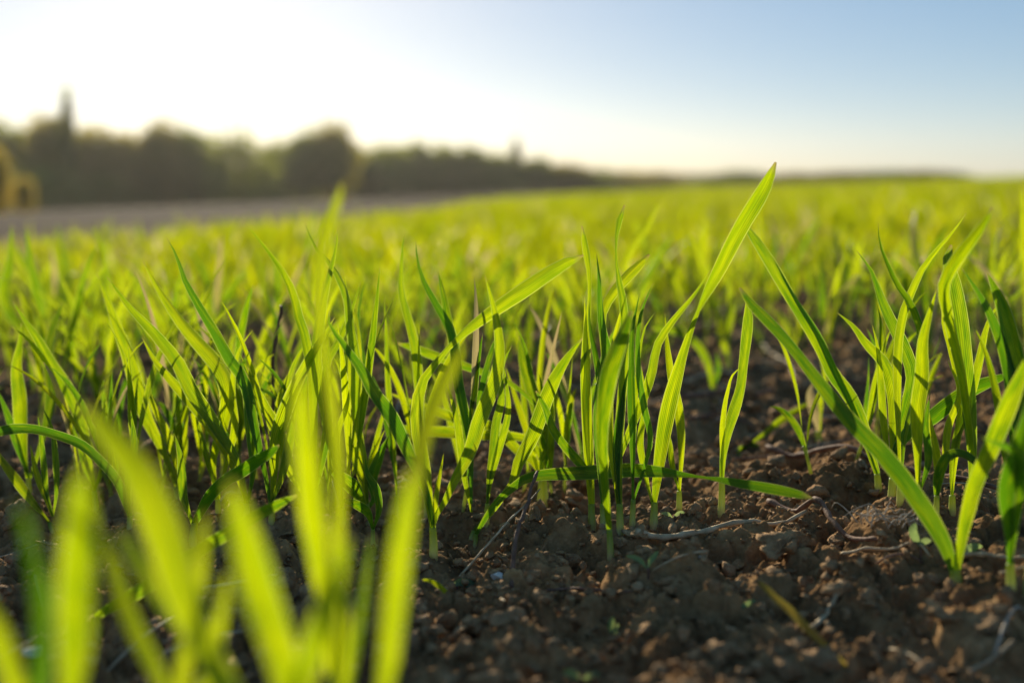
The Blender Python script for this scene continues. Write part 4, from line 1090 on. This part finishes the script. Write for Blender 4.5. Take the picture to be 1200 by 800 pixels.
T = [(-30, 140, 90, 80, 'round', 1, 'hazy olive tree cut by the left edge of the view'),
     (22, 138, 76, 82, 'round', 0, 'hazy tree left of the tall spire shaped tree'),
     (68, 128, 50, 80, 'round', 1, 'hazy tree leaning against the tall spire shaped tree'),
     (90, 107, 20, 78, 'tall', 0, 'tall spire shaped tree rising above the hazy left wood'),
     (118, 140, 60, 84, 'round', 1, 'hazy tree right of the tall spire shaped tree'),
     (160, 148, 66, 86, 'round', 1, 'hazy low crowned tree, second right of the spire'),
     (197, 136, 52, 86, 'round', 1, 'hazy tree with a small raised top under the brightest sky'),
     (235, 148, 60, 88, 'round', 0, 'hazy tree between the raised top and the domed bush'),
     (288, 144, 78, 84, 'bush', 0, 'broad domed tree left of the notch in the treeline'),
     (332, 160, 60, 95, 'round', 0, 'low tree in the notch of the treeline'),
     (362, 150, 50, 92, 'round', 0, 'left half of the tall pair right of the notch'),
     (394, 139, 54, 92, 'round', 1, 'taller olive half of the pair right of the notch'),
     (432, 170, 64, 105, 'round', 0, 'small dark tree in the second notch'),
     (458, 167, 58, 110, 'round', 0, 'dark green tree just right of the second notch'),
     (490, 163, 56, 114, 'round', 0, 'dark green tree with the highest crown of the middle wood'),
     (525, 168, 54, 120, 'round', 0, 'dark green tree, third right of the second notch'),
     (556, 169, 50, 128, 'round', 0, 'dark green tree left of the thin poplar'),
     (584, 177, 44, 138, 'round', 0, 'small dark tree at the foot of the thin poplar'),
     (605, 164, 16, 140, 'tall', 0, 'thin poplar at the end of the middle wood'),
     (626, 182, 44, 150, 'round', 0, 'dark tree right of the thin poplar'),
     (655, 189, 74, 170, 'round', 1, 'low olive tree where the wood thins out'),
     (688, 194, 74, 200, 'bush', 0, 'low dark bushy tree before the brown gap'),
     (722, 197, 71, 225, 'bush', 1, 'low brownish tree in the middle of the distant line'),
     (760, 198, 85, 260, 'bush', 1, 'low brownish tree left of the blue grey gap'),
     (838, 200, 74, 330, 'bush', 0, 'dark low tree right of the blue grey gap'),
     (872, 198, 68, 340, 'bush', 0, 'dark low tree behind the tip of the tallest blade'),
     (930, 200, 85, 360, 'bush', 1, 'thin distant tree right of the tallest blade'),
     (980, 199, 85, 370, 'bush', 1, 'distant tree, second right of the tallest blade'),
     (1030, 198, 74, 380, 'bush', 0, 'distant tree, third right of the tallest blade'),
     (1072, 197, 68, 380, 'bush', 1, 'distant rounded tree near the right end of the skyline'),
     (1100, 201, 61, 390, 'bush', 0, 'last low tree at the right end of the skyline')]
for a in T: tree(*a)
# hedge of bushes in front of the left wood
HB = ['under the left edge tree', 'under the spire shaped tree', 'right of the yellow saplings', 'third from the left', 'fourth from the left', 'fifth from the left',
      'sixth from the left', 'below the domed tree', 'below the notch', 'below the tall pair', 'below the second notch', 'at the start of the middle wood', 'below the middle wood', 'at the end of the hedge']
for i, w_ in enumerate(HB):
    px = -20 + i * 46
    tree(px, 196 - (4 if i % 3 else -4) - i * .5, 74, 66 + i * 5, 'bush', 0, 'dark hedge bush ' + w_, 'bush', 'bushes along the foot of the wood', 'hedge_bush')
tree(3, 168, 30, 40, 'round', 2, 'yellow autumn sapling at the left edge, the taller of two', 'tree', 'yellow saplings in front of the wood', 'sapling')
tree(35, 207, 22, 40, 'round', 2, 'yellow autumn sapling right of the taller one', 'tree', 'yellow saplings in front of the wood', 'sapling')

# ------------------------------------------------------------------ haze
hv, nt, n, l, p, out = newmat('haze_air')
n.remove(p)
pv = n.new('ShaderNodeVolumePrincipled'); pv.inputs['Color'].default_value = (1, .96, .90, 1)
pv.inputs['Density'].default_value = 0.0003; pv.inputs['Anisotropy'].default_value = 0.6
l.new(pv.outputs[0], out.inputs['Volume'])
bx = np.array([[x, y, z] for x in (-720, 720) for y in (-720, 720) for z in (-20, 24)], float)
bf = [[0, 1, 3, 2], [4, 6, 7, 5], [0, 4, 5, 1], [2, 3, 7, 6], [0, 2, 6, 4], [1, 5, 7, 3]]
ho = link('haze', mesh_np('haze', bx, bf, hv, None, None, False)); ho['kind'] = 'stuff'
